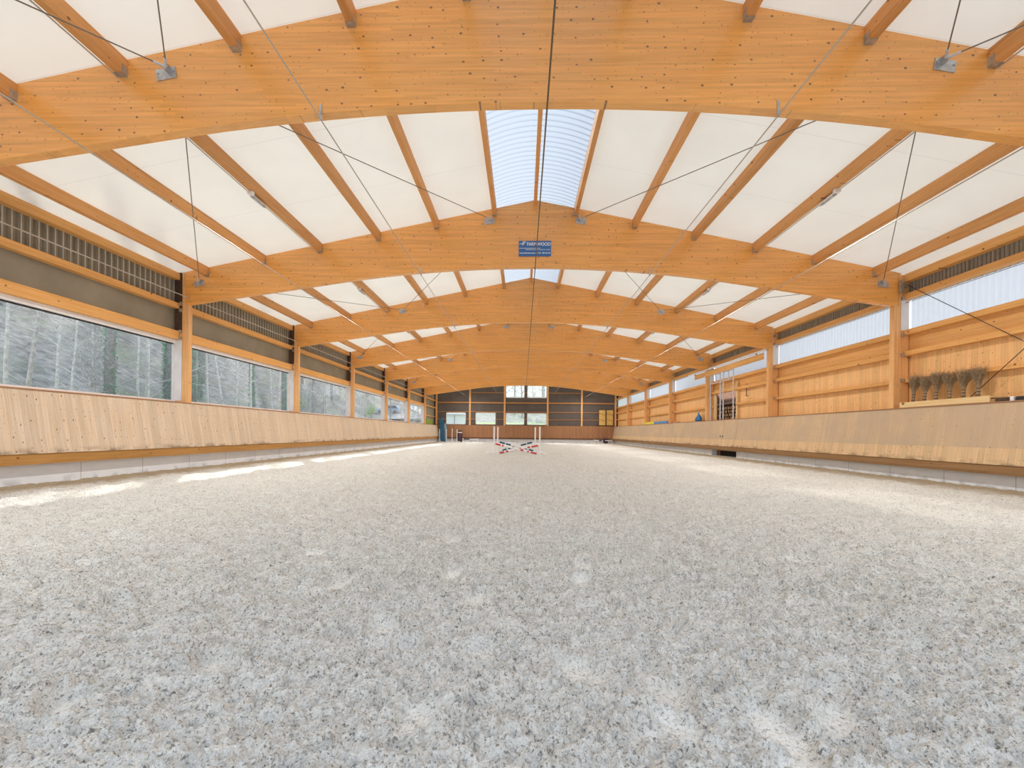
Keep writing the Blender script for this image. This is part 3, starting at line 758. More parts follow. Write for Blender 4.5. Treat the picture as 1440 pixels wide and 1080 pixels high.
for z0, z1, d, what in ((4.64, 4.82, .12, 'thick upper'), (3.6, 3.68, .08, 'thin middle'), (2.72, 2.79, .08, 'thin lower'), (5.9, 5.98, .08, 'highest')):
    xp = (-10.56, -6.75, -2.6, 2.53, 6.58, 10.56)
    for k, xc in enumerate(zip((-10.56, -6.55, -2.4, 2.73, 6.78), (-6.75, -2.6, 2.53, 6.58, 10.56))):
        segs = [xc]
        for w in WIN:
            if w[2] < (z0 + z1) / 2 < w[3]:
                ns = []
                for a, b in segs:
                    if w[1] <= a or w[0] >= b: ns.append((a, b)); continue
                    if w[0] > a: ns.append((a, w[0]))
                    if w[1] < b: ns.append((w[1], b))
                segs = ns
        segs = [q for q in segs if q[1] - q[0] > .05]
        if not segs: continue
        if z0 > 5.5 and k in (0, 4): continue
        m = MB()
        for a, b in segs: m.box(a, b, YEND - d, YEND - .005, z0, z1)
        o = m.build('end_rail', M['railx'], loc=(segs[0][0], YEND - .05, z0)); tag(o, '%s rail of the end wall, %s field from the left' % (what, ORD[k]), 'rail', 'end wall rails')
# open shutter on the end wall
e = empty('shutter', (9.5, YEND - .2, 2.1), 'yellow board double shutter with slanting battens at the right of the end wall', 'shutter')
for a, b in ((8.72, 9.46), (9.62, 10.38)):
    lf = MB().box(a, b, YEND - .15, YEND - .12, 2.16, 3.95).build('shutter_leaf', M['shutter'], e, loc=(a, YEND - .13, 2.16))
    m = MB()
    for z in (3.45, 2.75): m.bar((a, YEND - .165, z + .12), (b, YEND - .165, z - .10), .03, .05)
    o = m.build('batten', M['cap'], lf); o.location = -Vector((a, YEND - .13, 2.16))
MB().box(8.66, 10.44, YEND - .115, YEND - .06, 2.1, 4.0).build('shutter_frame', M['darksteel'], e)
o = MB().box(-10.94, -10.90, 47.5, 50.7, 2.02, 2.62).build('green_sheet', M['green'], loc=(-10.92, 47.5, 2.02), bevel=.003)
tag(o, 'bright green sheet standing on the left kickboard in the last bay', 'sheet')

# back of the hall behind the viewer: unseen, left open to let sky fill light in
m = MB()
for sg in (-1, 1):
    xa, xb = sorted((sg * 10.0, sg * 11.0)); m.hexa([(xa, YBACK - .05, 0), (xb, YBACK - .05, 0), (xb, YBACK, 0), (xa, YBACK, 0), (xa, YBACK - .05, zr(xa)), (xb, YBACK - .05, zr(xb)), (xb, YBACK, zr(xb)), (xa, YBACK, zr(xa))])
struct(m.build('wall_back', M['plank_wall']), 'unseen plank piers beside the end left open for sky fill, behind the viewer')

# ------------------------------------------------------------------ opening in the right wall, store room with logs
e = bpy.data.objects.new('door_1', None); C.objects.link(e); e.location = (11, 24.3, 2); struct(e, 'open hatch in the right plank wall with a store room behind')
m = MB(); m.box(10.86, 10.99, 22.9, 23.05, 2.0, 3.95); m.box(10.86, 10.99, 25.55, 25.72, 2.0, 3.75); m.box(10.86, 10.99, 23.05, 25.55, 3.66, 3.76)
m.build('door_frame', M['pale_wood'], e, loc=(11, 24.3, 2))
m = MB(); m.box(13.3, 13.35, 20, 31, 0, 4.2); m.box(11.0, 13.3, 31, 31.05, 0, 4.2); m.box(11.0, 13.3, 20, 20.05, 0, 4.2); m.box(11.0, 13.3, 20, 31, 1.2, 1.25)
struct(m.build('wall_store', M['room']), 'brown store room behind the hatch')
o = MB().box(12.9, 13.28, 22, 30.5, 3.18, 3.24).build('shelf_board', M['galv_pale'], loc=(13.1, 25, 3.2)); tag(o, 'pale shelf board on the store room wall above the logs', 'shelf')
lg = []
rows = 8; n = 0
proto = None
for r in range(rows):
    for k in range(15):
        y = 24.6 + k * .235 + (.117 if r % 2 else 0) ; z = 1.37 + r * .205
        if proto is None:
            q = MB(); q.tube([(0, 0, 0), (.9, 0, 0)], .11, 10, cap=False); proto = q.build('firewood_log', M['log_bark'], local=True)
            q2 = MB(); q2.tube([(-.004, 0, 0), (.002, 0, 0)], .097, 10); pe = q2.build('cut_face', M['log_end'], proto, local=True)
            o, c = proto, pe
        else:
            o = proto.copy(); C.objects.link(o); c = pe.copy(); C.objects.link(c); c.parent = o
        o.location = (12.2 + random.uniform(-.04, .04), y, z); sc = random.uniform(.82, .98); o.scale = (1, sc, sc)
        tag(o, 'round firewood log in the stack seen through the right wall hatch', 'log', 'stacked logs in the store room')
# lifted board on a track across the opening
e = empty('sliding_board', (10.42, 23, 4.57), 'long timber board hung on a pale track in front of the right translucent band', 'board')
MB().box(10.38, 10.42, 19.62, 27.35, 4.57, 4.86).build('board', M['plank_long'], e, bevel=.004)
MB().box(10.37, 10.43, 19.5, 28.4, 4.93, 5.0).build('track', M['white'], e)
m = MB()
for y in (20.2, 24.9, 27.3): m.box(10.385, 10.415, y, y + .05, 4.85, 4.95)
m.build('roller', M['darksteel'], e)
for k, (ya, yb, ys_) in enumerate(((24.33, 25.6, 24.93), (22.85, 23.98, 23.39))):
    e = empty('gate_frame', (10.62, ya, 2.05), 'upright galvanised tube frame before the right wall hatch, the %s one' % ('farther' if k == 0 else 'nearer'), 'frame', 'galvanised frames at the hatch')
    for y in (ya, yb): MB().tube([(10.62, y, 2.02), (10.62, y, 4.62)], .032, 8).build('upright', M['galv_pale'], e)
    MB().tube([(10.62, ys_, 4.1), (10.62, ys_, 4.62)], .03, 8).build('short_tube', M['galv_pale'], e)
    MB().tube([(10.62, ya, 4.12), (10.62, yb, 4.12)], .028, 8).build('cross_tube', M['galv_pale'], e)
    MB().tube([(10.62, ya, 4.6), (10.62, yb, 4.6)], .028, 8).build('cross_tube', M['galv_pale'], e)
o = MB().tube([(10.86, 21.96, 3.75), (10.84, 21.96, 3.2), (10.83, 21.94, 3.14), (10.8, 21.74, 3.12)], .022, 8).build('wall_hook', M['darksteel'], loc=(10.86, 21.95, 3.2)); tag(o, 'dark angled iron hook on the plank wall right of the hatch', 'hook')
# bag, mats, small things on the right cap board
def bag():
    m = MB(); P = []
    rs = random.Random(3)
    prof = [(0, .34), (.08, .40), (.2, .34), (.32, .22), (.40, .13), (.45, .06), (.53, .1)]
    for z, r in prof:
        P.append([(10.67 + .42 * r * math.cos(a) * (1 + .18 * math.sin(3 * a + z * 9)), 27.4 + r * math.sin(a) * (1 + .15 * math.sin(4 * a + 2 + z * 7)), 2.0 + z) for a in [2 * PI * k / 20 for k in range(21)]])
    m.grid(P); m.f.append(tuple(range(20))); m.mi.append(0); return m
o = bag().build('cloth_bag', M['blue'], loc=(10.67, 27.4, 2), smooth=True); tag(o, 'crumpled blue cloth bag sitting on the right kickboard beside a post', 'bag')
o = MB().box(10.51, 10.62, 32.75, 36.1, 2.0, 2.19).build('foam_mat', M['mat_blue'], loc=(10.55, 33, 2), bevel=.01); tag(o, 'long blue mat lying on the right kickboard', 'mat')
o = MB().box(10.51, 10.62, 36.15, 39.3, 2.0, 2.21).build('foam_mat', M['mat_yellow'], loc=(10.55, 36.2, 2), bevel=.01); tag(o, 'long yellow mat lying on the right kickboard behind the blue one', 'mat')
for k, (y, c) in enumerate(((31.9, 'red'), (31.3, 'white'), (30.5, 'cap'), (26.15, 'red'))):
    o = MB().tube([(10.56, y, 1.996), (10.56, y, 2.06), (10.56, y, 2.08)], [.035, .035, .02], 8).build('small_pot', M[c], loc=(10.56, y, 2.0))
    tag(o, ['small red pot on the right kickboard near the blue mat', 'small white pot on the right kickboard near the blue mat', 'small brown pot on the right kickboard near the blue mat', 'small red pot on the right kickboard behind the hatch post'][k], 'pot')
# broom shelf
e = empty('broom_shelf', (10.6, 11.5, 2.0), 'pale wooden shelf on top of the right kickboard carrying the twig brooms', 'shelf')
MB().box(10.47, 10.50, 10.3, 12.7, 2.003, 2.15).build('front_board', M['pale_wood'], e, bevel=.004)
MB().box(10.5, 10.86, 10.3, 12.7, 2.10, 2.14).build('shelf_top', M['pale_wood'], e, bevel=.004)
bl = [(9.95, 10.24, 'darksteel', .09), (9.86, 9.94, 'white', .10), (9.6, 9.82, 'black', .09), (9.2, 9.56, 'pale_wood', .10), (8.6, 9.1, 'cap', .09)]
for k, (a, b, c, h) in enumerate(bl):
    o = MB().box(10.53, 10.66, a, b, 1.998, 2.0 + h).build('wood_block', M[c], loc=(10.6, a, 2), bevel=.004)
    tag(o, ['dark grey block right after the broom shelf', 'narrow white block after the broom shelf', 'black block between the white and the pale one', 'pale wooden block at the right edge of the picture', 'brown block beyond the right edge of the picture'][k], 'block', 'blocks beside the broom shelf')
def broom(seed, lean):
    rs = random.Random(seed); m = MB(); H = .66 + .06 * rs.random()
    for k in range(170):
        a = rs.random() * 2 * PI; r0 = .036 * math.sqrt(rs.random()); r1 = .19 * math.sqrt(rs.random()) + .01
        h = H * (.8 + .28 * rs.random()); bend = .4 + .3 * rs.random(); c, s_ = math.cos(a), math.sin(a)
        p = [(r0 * c, r0 * s_, .0), (r0 * c, r0 * s_, .24), ((r0 + (r1 - r0) * bend * .6) * c, (r0 + (r1 - r0) * bend * .6) * s_, .24 + (h - .24) * .5), (r1 * c * .6, r1 * s_ + lean * .1, h)]
        m.tube(p, [.006, .005, .0035, .0015], 3, cap=False)
        for q in range(2):
            u = .5 + .4 * rs.random(); zz = .24 + (h - .24) * u; rr = r0 + (r1 - r0) * u
            m.tube([(rr * c * .7, rr * s_, zz), (rr * c * .7 + rs.uniform(-.03, .03), rr * s_ + rs.uniform(-.06, .06), zz + .14)], [.0025, .001], 3, cap=False)
    return m
for k, y in enumerate((12.46, 12.12, 11.78, 11.42, 11.07, 10.72)):
    e = empty('twig_broom', (10.64, y, 2.142), '%s birch twig broom standing bristles up on the shelf, counted from the post' % ORD[k], 'broom', 'twig brooms on the shelf')
    o = broom(k, random.uniform(-1, 1)).build('bristles', M['straw'], e, local=True); o.location = (0, 0, 0)
    m = MB(); m.tube([(0, 0, .0), (0, 0, .27)], .036, 10); o = m.build('grip', M['straw'], e, local=True); o.location = (0, 0, 0)
    for z in (.05, .13, .21):
        m = MB(); m.tube([(0, 0, z), (0, 0, z + .02)], .041, 10); o = m.build('binding', M['twine'], e, local=True); o.location = (0, 0, 0)
    e.rotation_euler = (random.uniform(-.05, .05), .08, random.uniform(0, 6))
    e.rotation_euler = (random.uniform(-.05, .05), .03, 0)
# wall bracing rods, right first bay
m = MB(); m.tube([(10.74, 12.8, 5.56), (10.74, 6.7, .9)], .009, 6); o = m.build('wall_brace', M['darksteel'], loc=(10.74, 12.8, 5.5)); tag(o, 'dark bracing rod falling from the right post towards the picture edge, past the brooms', 'rod')
m = MB(); m.tube([(10.74, 11.2, 2.0), (10.74, 7.0, 5.6)], .009, 6); o = m.build('wall_brace', M['darksteel'], loc=(10.74, 11.2, 2.0)); tag(o, 'dark bracing rod rising from behind the last broom towards the picture edge', 'rod')
m = MB(); m.box(10.60, 10.68, 12.82, 12.90, 5.35, 5.72); m.box(10.66, 10.8, 12.84, 12.94, 5.5, 5.6); o = m.build('brace_bracket', M['galv'], loc=(10.7, 12.87, 5.5)); tag(o, 'galvanised bracket at the head of the nearest right post', 'bracket')

# ------------------------------------------------------------------ floodlights under the purlins
LAMP_FILL = 138.
for i in range(-1, 7):
    for s in (-1, 1):
        x = s * 6.47; y = by(i) + 3.35; z = zr(x) - .27; side = 'left' if s < 0 else 'right'
        e = empty('floodlight', (x, y, z), 'small grey floodlight on the %s slope, in %s' % (side, BAYNAME[i + 1]), 'lamp', 'floodlights under the purlins')
        m = MB(); m.bar((x + s * .02, y - .22, z - .06), (x + s * .02, y + .22, z - .06), .12, .05, up=(-s * .6, 0, 1)); m.build('housing', M['galv'], e, loc=(x, y, z), bevel=.006)
        m = MB(); m.bar((x + s * .035, y - .2, z - .09), (x + s * .035, y + .2, z - .09), .1, .006, up=(-s * .6, 0, 1)); m.build('lens', M['glass_lens'], e, loc=(x, y, z))
        al = bpy.data.lights.new('fill_light', 'AREA'); al.shape = 'RECTANGLE'; al.size = .12; al.size_y = .42; al.energy = LAMP_FILL; al.spread = math.radians(150); al.color = (1., .985, .95)  # added fill light; the fixtures themselves look switched off
        ao = bpy.data.objects.new('fill_light', al); C.objects.link(ao); ao.parent = e; ao.location = (s * .04, 0, -.125)
        m = MB(); m.box(x - .015, x + .015, y - .25, y - .2, z - .06, z + .0); m.box(x - .06 * 1, x + .06, y - .34, y - .26, z - .07, z); m.build('junction_box', M['white'], e, loc=(x, y, z))
        o = MB().tube([(x + s * .05, by(i) + .1, z - .012), (x + s * .05, y - .3, z - .012)], .011, 6).build('feed_pipe', M['conduit'], e, loc=(x, y, z))
        o = MB().tube([(x + s * .05, y + .25, z - .012), (x + s * .05, by(i + 1) - .1, z - .012)], .011, 6).build('feed_pipe', M['conduit'], e, loc=(x, y, z))

# ------------------------------------------------------------------ sign
ys_ = by(1) - .1
e = empty('sign', (0, ys_, 6.67), 'blue rectangular maker sign with white lettering on the second roof beam', 'sign')
MB().box(-.48, .48, ys_ - .003, ys_ + .018, 6.44, 6.90).build('sign_board', M['sign'], e, bevel=.004)
def text(body, size, x, z, width=None, name='lettering'):
    cu = bpy.data.curves.new('t', 'FONT'); cu.body = body; cu.size = size; cu.extrude = .001; cu.offset = size * .022; cu.align_x = 'LEFT'
    ob = bpy.data.objects.new('t', cu); C.objects.link(ob); dg = bpy.context.evaluated_depsgraph_get(); dg.update()
    me = bpy.data.meshes.new_from_object(ob.evaluated_get(dg)); C.objects.unlink(ob); bpy.data.objects.remove(ob)
    me.materials.clear(); me.materials.append(M['signtext'])
    xs = [v.co.x for v in me.vertices]; w = max(xs) - min(xs); k = (width / w) if width else 1
    for v in me.vertices: v.co = Vector(((v.co.x - min(xs)) * k, -v.co.z, v.co.y))
    o = bpy.data.objects.new(name, me); C.objects.link(o); o.parent = e; o.location = Vector((x, ys_ - .006, z)) - Vector(e.location); return o
text('FARMWOOD', .135, -.235, 6.755, .70)
text('www.farmwood.ch', .06, -.46, 6.515, .53); text('041 480 50 50', .06, .105, 6.515, .35)
m = MB()
for a, b, z in ((-.46, -.35, 6.675), (-.33, .0, 6.675), (.02, .16, 6.675), (-.27, -.1, 6.635), (-.08, .1, 6.635), (.12, .3, 6.635), (.34, .46, 6.635)):
    x = a
    while x < b: m.box(x, x + .012, ys_ - .006, ys_ - .003, z - .009, z + .009); x += .018
m.build('small_print', M['signtext'], e)
m = MB(); 
for pts in (((-.46, 6.79), (-.41, 6.82), (-.38, 6.80), (-.345, 6.88)), ((-.40, 6.79), (-.36, 6.80), (-.30, 6.89)), ((-.345, 6.78), (-.33, 6.80), (-.27, 6.88)), ((-.37, 6.78), (-.35, 6.76))):
    m.tube([(x, ys_ - .004, z) for x, z in pts], .008, 5)
m.build('emblem', M['signtext'], e)

# ------------------------------------------------------------------ jumps
def standard(x, y, sgn, label, h=1.52, r=.045, group='white jump standards of the crossed jump'):
    e = empty('jump_standard', (x, y, .0), label, 'jump standard', group)
    m = MB(); m.tube([(x, y, .05), (x, y, h)], r, 10); m.build('post', M['white'], e, loc=(x, y, 0))
    m = MB(); m.tube([(x, y, .12), (x + sgn * .18, y, .1), (x + sgn * .42, y, .02)], .03, 8); m.build('side_foot', M['white'], e, loc=(x, y, 0))
    for d in (-1, 1):
        m = MB(); m.tube([(x, y, .12), (x, y + d * .16, .1), (x, y + d * .36, .02)], .03, 8); m.build('foot', M['white'], e, loc=(x, y, 0))
    return e
standard(-1.88, 23.9, -1, 'front left white standard of the crossed jump in mid hall')
standard(.62, 23.6, 1, 'front right white standard of the crossed jump in mid hall')
standard(-1.80, 26.0, -1, 'rear left white standard of the crossed jump in mid hall')
standard(.44, 26.0, 1, 'rear right white standard of the crossed jump in mid hall')
def pole(a, b, c, label, fr):
    a, b = Vector(a), Vector(b); e = empty('jump_pole', a, label, 'pole', 'striped jump poles'); r = .048
    d = b - a; MB().tube([a, b], r, 10).build('pole_core', M['white'], e, loc=a)
    for f0, f1 in fr:
        MB().tube([a + d * f0, a + d * f1], r + .003, 10, cap=True).build('painted_band', M[c], e, loc=a)
pole((-1.80, 23.8, .56), (.50, 23.5, .05), 'red', 'front red and white pole, high at the left standard and down to the right', ((.0, .13), (.16, .2), (.60, .67), (.76, .80), (.84, .98)))
pole((-1.62, 23.98, .05), (.58, 23.75, .50), 'red', 'front red and white pole, low at the left and high at the right standard', ((.02, .14), (.18, .24), (.50, .56), (.72, .78), (.82, .98)))
pole((-1.72, 25.9, .62), (.36, 25.75, .12), 'navy', 'rear dark blue and white pole, high at the left standard', ((.02, .17), (.2, .34), (.7, .80), (.86, .98)))
pole((-1.68, 26.08, .08), (.36, 26.12, .64), 'navy', 'rear dark blue and white pole, high at the right standard', ((.08, .2), (.25, .42), (.62, .78), (.8, .95)))
# equipment in the far left corner
for k, (x, y) in enumerate(((-10.05, 50.6), (-9.2, 50.4), (-8.6, 50.8), (-8.0, 50.6))):
    h = 1.5 if k != 2 else 1.6
    standard(x, y, 1 if k else 1, '%s white jump standard stored in the far left corner, counted from the left' % ORD[k], h, .04, 'spare jump standards in the left corner')
m = MB(); m.hexa([(-10.0, 50.95, .05), (-9.45, 50.95, .05), (-9.45, 51.05, .05), (-10.0, 51.05, .05), (-10.2, 51.2, 2.75), (-9.8, 51.2, 2.9), (-9.8, 51.3, 2.9), (-10.2, 51.3, 2.75)])
o = m.build('jump_wing', M['teal'], loc=(-9.7, 51, 0), bevel=.01); tag(o, 'tall dark blue board leaning in the far left corner', 'jump wing')
m = MB(); m.hexa([(-9.55, 51.1, 1.4), (-9.25, 51.1, 1.3), (-9.25, 51.16, 1.3), (-9.55, 51.16, 1.4), (-9.6, 51.2, 2.1), (-9.45, 51.2, 2.3), (-9.45, 51.26, 2.3), (-9.6, 51.26, 2.1)]); m.hexa([(-9.5, 51.05, .05), (-9.3, 51.05, .05), (-9.3, 51.1, .05), (-9.5, 51.1, .05), (-9.5, 51.1, 1.4), (-9.3, 51.1, 1.3), (-9.3, 51.16, 1.3), (-9.5, 51.16, 1.4)])
o = m.build('jump_wing', M['lightblue'], loc=(-9.4, 51.1, 0)); tag(o, 'pale blue pointed board beside the tall dark blue one in the left corner', 'jump wing')
e = empty('barrel', (-7.75, 51.2, 0), 'dark violet barrel with a white band in the far left corner', 'barrel')
MB().tube([(-7.75, 51.2, .02), (-7.75, 51.2, 1.1)], .27, 16).build('drum', M['purple'], e, loc=(-7.75, 51.2, 0))
MB().tube([(-7.75, 51.2, 1.1), (-7.75, 51.2, 1.2)], .275, 16).build('band', M['white'], e, loc=(-7.75, 51.2, 0))
MB().tube([(-7.75, 51.2, 1.2), (-7.75, 51.2, 1.28), (-7.75, 51.2, 1.38)], [.2, .26, .12], 12).build('lid', M['black'], e, loc=(-7.75, 51.2, 0))
def cavaletto(x0, x1, y, label, band):
    e = empty('cavaletto', (x0, y, 0), label, 'cavaletto', 'low cavaletti at the end wall')
    MB().tube([(x0, y, .36), (x1, y, .36)], .05, 8).build('rail', M['white'], e, loc=(x0, y, 0))
    d = (x1 - x0)
    for f0, f1 in band: MB().tube([(x0 + d * f0, y, .36), (x0 + d * f1, y, .36)], .054, 8).build('painted_band', M['purple'], e, loc=(x0, y, 0))
    for x in (x0 + .1, x1 - .1):
        for q in (-1, 1): MB().bar((x, y + q * .28, .02), (x, y - q * .2, .46), .05, .05).build('leg', M['white'], e, loc=(x0, y, 0))
cavaletto(-7.4, -5.5, 50.9, 'low white cavaletto right of the violet barrel, far left corner', ((.05, .45),))
cavaletto(7.95, 10.05, 50.6, 'low white cavaletto with dark bands in the far right corner', ((.28, .45), (.5, .62)))
o = MB(); o.box(9.1, 9.6, 50.75, 51.15, .02, .62); o = o.build('storage_box', M['purple'], loc=(9.3, 50.9, 0), bevel=.04); tag(o, 'small dark violet box behind the cavaletto in the far right corner', 'box')

# ------------------------------------------------------------------ outside: slope, trees, car, shed
def sstep(a, b, v): t = min(1, max(0, (v - a) / (b - a))); return t * t * (3 - 2 * t)
def hz(x, y):
    d = max(0, -x - 11.6)
    steep = min(d, 3) * .12 + max(0, d - 3) * .62
    gentle = min(d, 22) * .30 + max(0, d - 22) * .55
    # road shelf
    shelf = 4.1 if 9.5 < d < 17 else None
    g = gentle
    k = sstep(44, 62, y); z = steep * (1 - k) + g * k
    front = min(48, max(0, y - 56)) * .083 + max(0, y - 104) * .25
    return z + front * (1 if x > -12 else max(0, 1 - (-x - 12) / 10)) * .9 + .15 * math.sin(x * .9 + y * .4) * min(1, d / 4) - .06
m = MB(); m2 = MB()
xs = [-11.05, -11.6, -12.5, -14, -16, -18, -20, -22, -24, -27, -30, -34, -38, -43, -50, -60, -75]; ysl = [-30 + k * 4 for k in range(45)]
m.grid([[(x, y, hz(x, y)) for x in xs] for y in ysl])
struct(m.build('hillside', M['litter'], smooth=True), 'wooded slope with leaf litter left of the hall')
m2.grid([[(x, y, hz(x, y) - (.0 if y > YEND + .2 else 0)) for x in (-11.05, -8, -4, 0, 4, 8, 12, 20, 30, 45, 60)] for y in [YEND + .1] + [56 + k * 4 for k in range(13)]])
struct(m2.build('meadow', M['grass'], smooth=True), 'green meadow beyond the far windows')
m2 = MB(); m2.grid([[(x, y, hz(x, y)) for x in (-11.05, -8, -4, 0, 4, 8, 12, 20, 30, 45, 60)] for y in [104 + k * 5 for k in range(10)]])
struct(m2.build('far_slope', M['litter'], smooth=True), 'pale wooded slope beyond the meadow')
m2 = MB(); m2.grid([[(x, y, -.06) for x in (11.0, 30, 60)] for y in (-30, 10, 52)]); m2.grid([[(x, y, -.06) for x in (-11.05, 0, 11)] for y in (-30, YBACK)])
struct(m2.build('yard', M['gravel']), 'unseen pale yard right of and behind the hall, bouncing fill light')

def tree_mesh(seed, H, r0, nb, fork=.35, spread=1., tw=True):
    rs = random.Random(seed); T = MB(); Bm = MB(); W = MB()
    pts = []; x = y = 0
    lx, ly = rs.uniform(-.04, .04), rs.uniform(-.04, .04)
    for k in range(9):
        u = k / 8; x += lx * H / 8 + rs.uniform(-.05, .05); y += ly * H / 8 + rs.uniform(-.05, .05); pts.append(Vector((x, y, -.5 + (H + .5) * u)))
    T.tube(pts, [r0 * (1 - .82 * k / 8) for k in range(9)], 8)
    def at(u): i = min(7, int(u * 8)); f = u * 8 - i; return pts[i].lerp(pts[i + 1], f)
    for b in range(nb):
        u = fork + (1 - fork) * rs.random() ** .8 * .97; p = at(u); a = rs.random() * 2 * PI; L = spread * H * (.30 - .2 * u) * rs.uniform(.6, 1.2)
        dr = Vector((math.cos(a), math.sin(a), rs.uniform(.25, .9))); q1 = p + dr * L * .5; q2 = q1 + (dr + Vector((rs.uniform(-.3, .3), rs.uniform(-.3, .3), rs.uniform(-.1, .5)))) * L * .5
        rb = r0 * (1 - .82 * u) * .42; Bm.tube([p, q1, q2], [rb, rb * .6, rb * .2], 4, cap=False)
        if tw:
            for k in range(9):
                f = rs.random(); s0 = p.lerp(q1, f * 2) if f < .5 else q1.lerp(q2, f * 2 - 1)
                d2 = Vector((rs.uniform(-1, 1), rs.uniform(-1, 1), rs.uniform(-.3, .9))) * L * .42
                e1 = s0 + d2 * .5 + Vector((rs.uniform(-.1, .1), rs.uniform(-.1, .1), 0)); e2 = s0 + d2
                W.tube([s0, e1, e2], [.014, .009, .004], 3, cap=False)
                for w in range(2):
                    W.tube([e1, e1 + Vector((rs.uniform(-.5, .5), rs.uniform(-.5, .5), rs.uniform(-.1, .5)))], [.008, .003], 3, cap=False)
    return T, Bm, W
TP = []
for k, (H, r0, nb, fk, sp, bark) in enumerate(((15, .17, 46, .25, .9, 'bark_pale'), (17, .22, 50, .35, 1.0, 'bark_dark'), (13, .10, 40, .2, .8, 'bark_pale'), (16, .26, 54, .3, 1.1, 'bark_dark'), (9, .07, 44, .12, 1.1, 'bark_pale'))):
    T, Bm, W = tree_mesh(50 + k, H, r0, nb, fk, sp)
    e = bpy.data.objects.new('bare_tree', None); C.objects.link(e)
    ch = [T.build('trunk', M[bark], e, local=True, smooth=True), Bm.build('branches', M[bark], e, local=True), W.build('twigs', M['twig'], e, local=True)]
    ch[2]['kind'] = 'stuff'
    for c in ch: c.location = (0, 0, 0)
    TP.append([e, ch, False])
def leaves(m, c, rad, n, size, rs, flat=1.):
    for k in range(n):
        while True:
            p = Vector((rs.uniform(-1, 1), rs.uniform(-1, 1), rs.uniform(-1, 1)))
            if .25 < p.length < 1: break
        p = Vector((p.x * rad[0], p.y * rad[1], p.z * rad[2])) + Vector(c)
        u = Vector((rs.uniform(-1, 1), rs.uniform(-1, 1), rs.uniform(-1, 1))).normalized(); v = u.cross(Vector((rs.uniform(-1, 1), rs.uniform(-1, 1), 1))).normalized(); s = size * rs.uniform(.6, 1.3)
        b = len(m.v); m.v += [tuple(p - u * s), tuple(p + v * s * .5), tuple(p + u * s), tuple(p - v * s * .5)]; m.f.append((b, b + 1, b + 2, b + 3)); m.mi.append(0)
def put_tree(k, x, y, lab, rot=None, sc=1., group='bare trees on the slope'):
    e0, ch, used = TP[k]
    if not used: e = e0; TP[k][2] = True
    else:
        e = e0.copy(); C.objects.link(e)
        for c0 in ch: c = c0.copy(); C.objects.link(c); c.parent = e
    if x < -11.5 and y < 90: sc = min(sc, max(.25, (2.1 + (-11 - x) / .84 - .4 - hz(x, y)) / (15, 17, 13, 16, 9)[k]))
    e.location = (x, y, hz(x, y)); e.rotation_euler = (0, 0, random.uniform(0, 6.28) if rot is None else rot); e.scale = (sc, sc, sc)
    return tag(e, lab, 'tree', group)
kinds = ['tall slender pale-barked bare tree on the wooded slope left of the hall', 'tall dark-barked bare tree on the wooded slope left of the hall', 'thin pale sapling-like bare tree on the wooded slope left of the hall', 'thick dark bare tree on the wooded slope left of the hall', 'low twiggy bare tree on the slope left of the hall']
rt = random.Random(21); placed = []
tries = 0
while len(placed) < 95 and tries < 5000:
    tries += 1
    y = rt.uniform(6, 120); x = -rt.uniform(15, 44)
    ratio = -x / max(y, 1)
    if ratio < .24 or ratio > 2.2: continue
    if y > 62 and -36 < x < -21 and rt.random() < .8: continue
    if any((x - a) ** 2 + (y - b) ** 2 < 2.0 for a, b in placed): continue
    placed.append((x, y)); k = rt.choice((0, 1, 2, 3, 4, 4, 2)); put_tree(k, x, y, kinds[k], sc=rt.uniform(.8, 1.15))
# trees beyond the far windows
for n in range(26):
    x = rt.uniform(-24, 26); y = rt.uniform(92, 125); k = rt.choice((0, 1, 3, 4)); 
    put_tree(k, x, y, 'bare tree beyond the meadow behind the far end windows', sc=rt.uniform(.9, 1.3), group='bare trees beyond the meadow')
for (x, y) in ((-3.4, 70), (1.9, 74), (-1.5, 78), (4.2, 80)):
    put_tree(4, x, y, 'bare tree on the meadow close behind the far end windows', sc=1.15, group='bare trees near the end windows')
# slender pale saplings near the wall
SL = None
for n, (x, y, s_, ln) in enumerate(((-14.2, 11.3, 1., .0), (-14.6, 11.9, 1.1, .12), (-14.4, 12.6, .9, .1), (-14.9, 9.4, 1.2, -.05), (-15.2, 16.4, 1., .03), (-15.6, 17.3, 1.2, .0), (-16.2, 20.2, 1.3, -.04), (-16.0, 22.6, 1.1, .15), (-16.5, 18.2, .9, .05), (-17.0, 26.2, 1.2, 0), (-17.2, 28.9, 1., .08), (-17.6, 30.3, 1.3, -.03), (-17.8, 33.4, 1.1, .02), (-18.2, 36.0, 1.2, .1), (-18.0, 38.2, 1., .0), (-15.8, 14.4, .8, -.1), (-16.4, 24.0, 1.2, 0), (-17.0, 31.9, 1., .05))):
    if SL is None:
        T, Bm, W = tree_mesh(77, 9, .065, 12, .15, .6, False)
        e = bpy.data.objects.new('birch_sapling', None); C.objects.link(e)
        c1 = T.build('trunk', M['bark_pale'], e, local=True, smooth=True); c2 = Bm.build('branches', M['bark_pale'], e, local=True); c3 = W.build('twigs', M['twig'], e, local=True); c3['kind'] = 'stuff'
        for c in (c1, c2, c3): c.location = (0, 0, 0)
        SL = (e, (c1, c2, c3))
    else:
        e = SL[0].copy(); C.objects.link(e)
        for c0 in SL[1]: c = c0.copy(); C.objects.link(c); c.parent = e
    e.location = (x, y, hz(x, y)); e.scale = (s_, s_, s_ * .9); e.rotation_euler = (ln, 0, n * 1.7)
    tag(e, 'slender pale birch sapling standing close outside the left windows', 'tree', 'pale saplings outside the left windows')
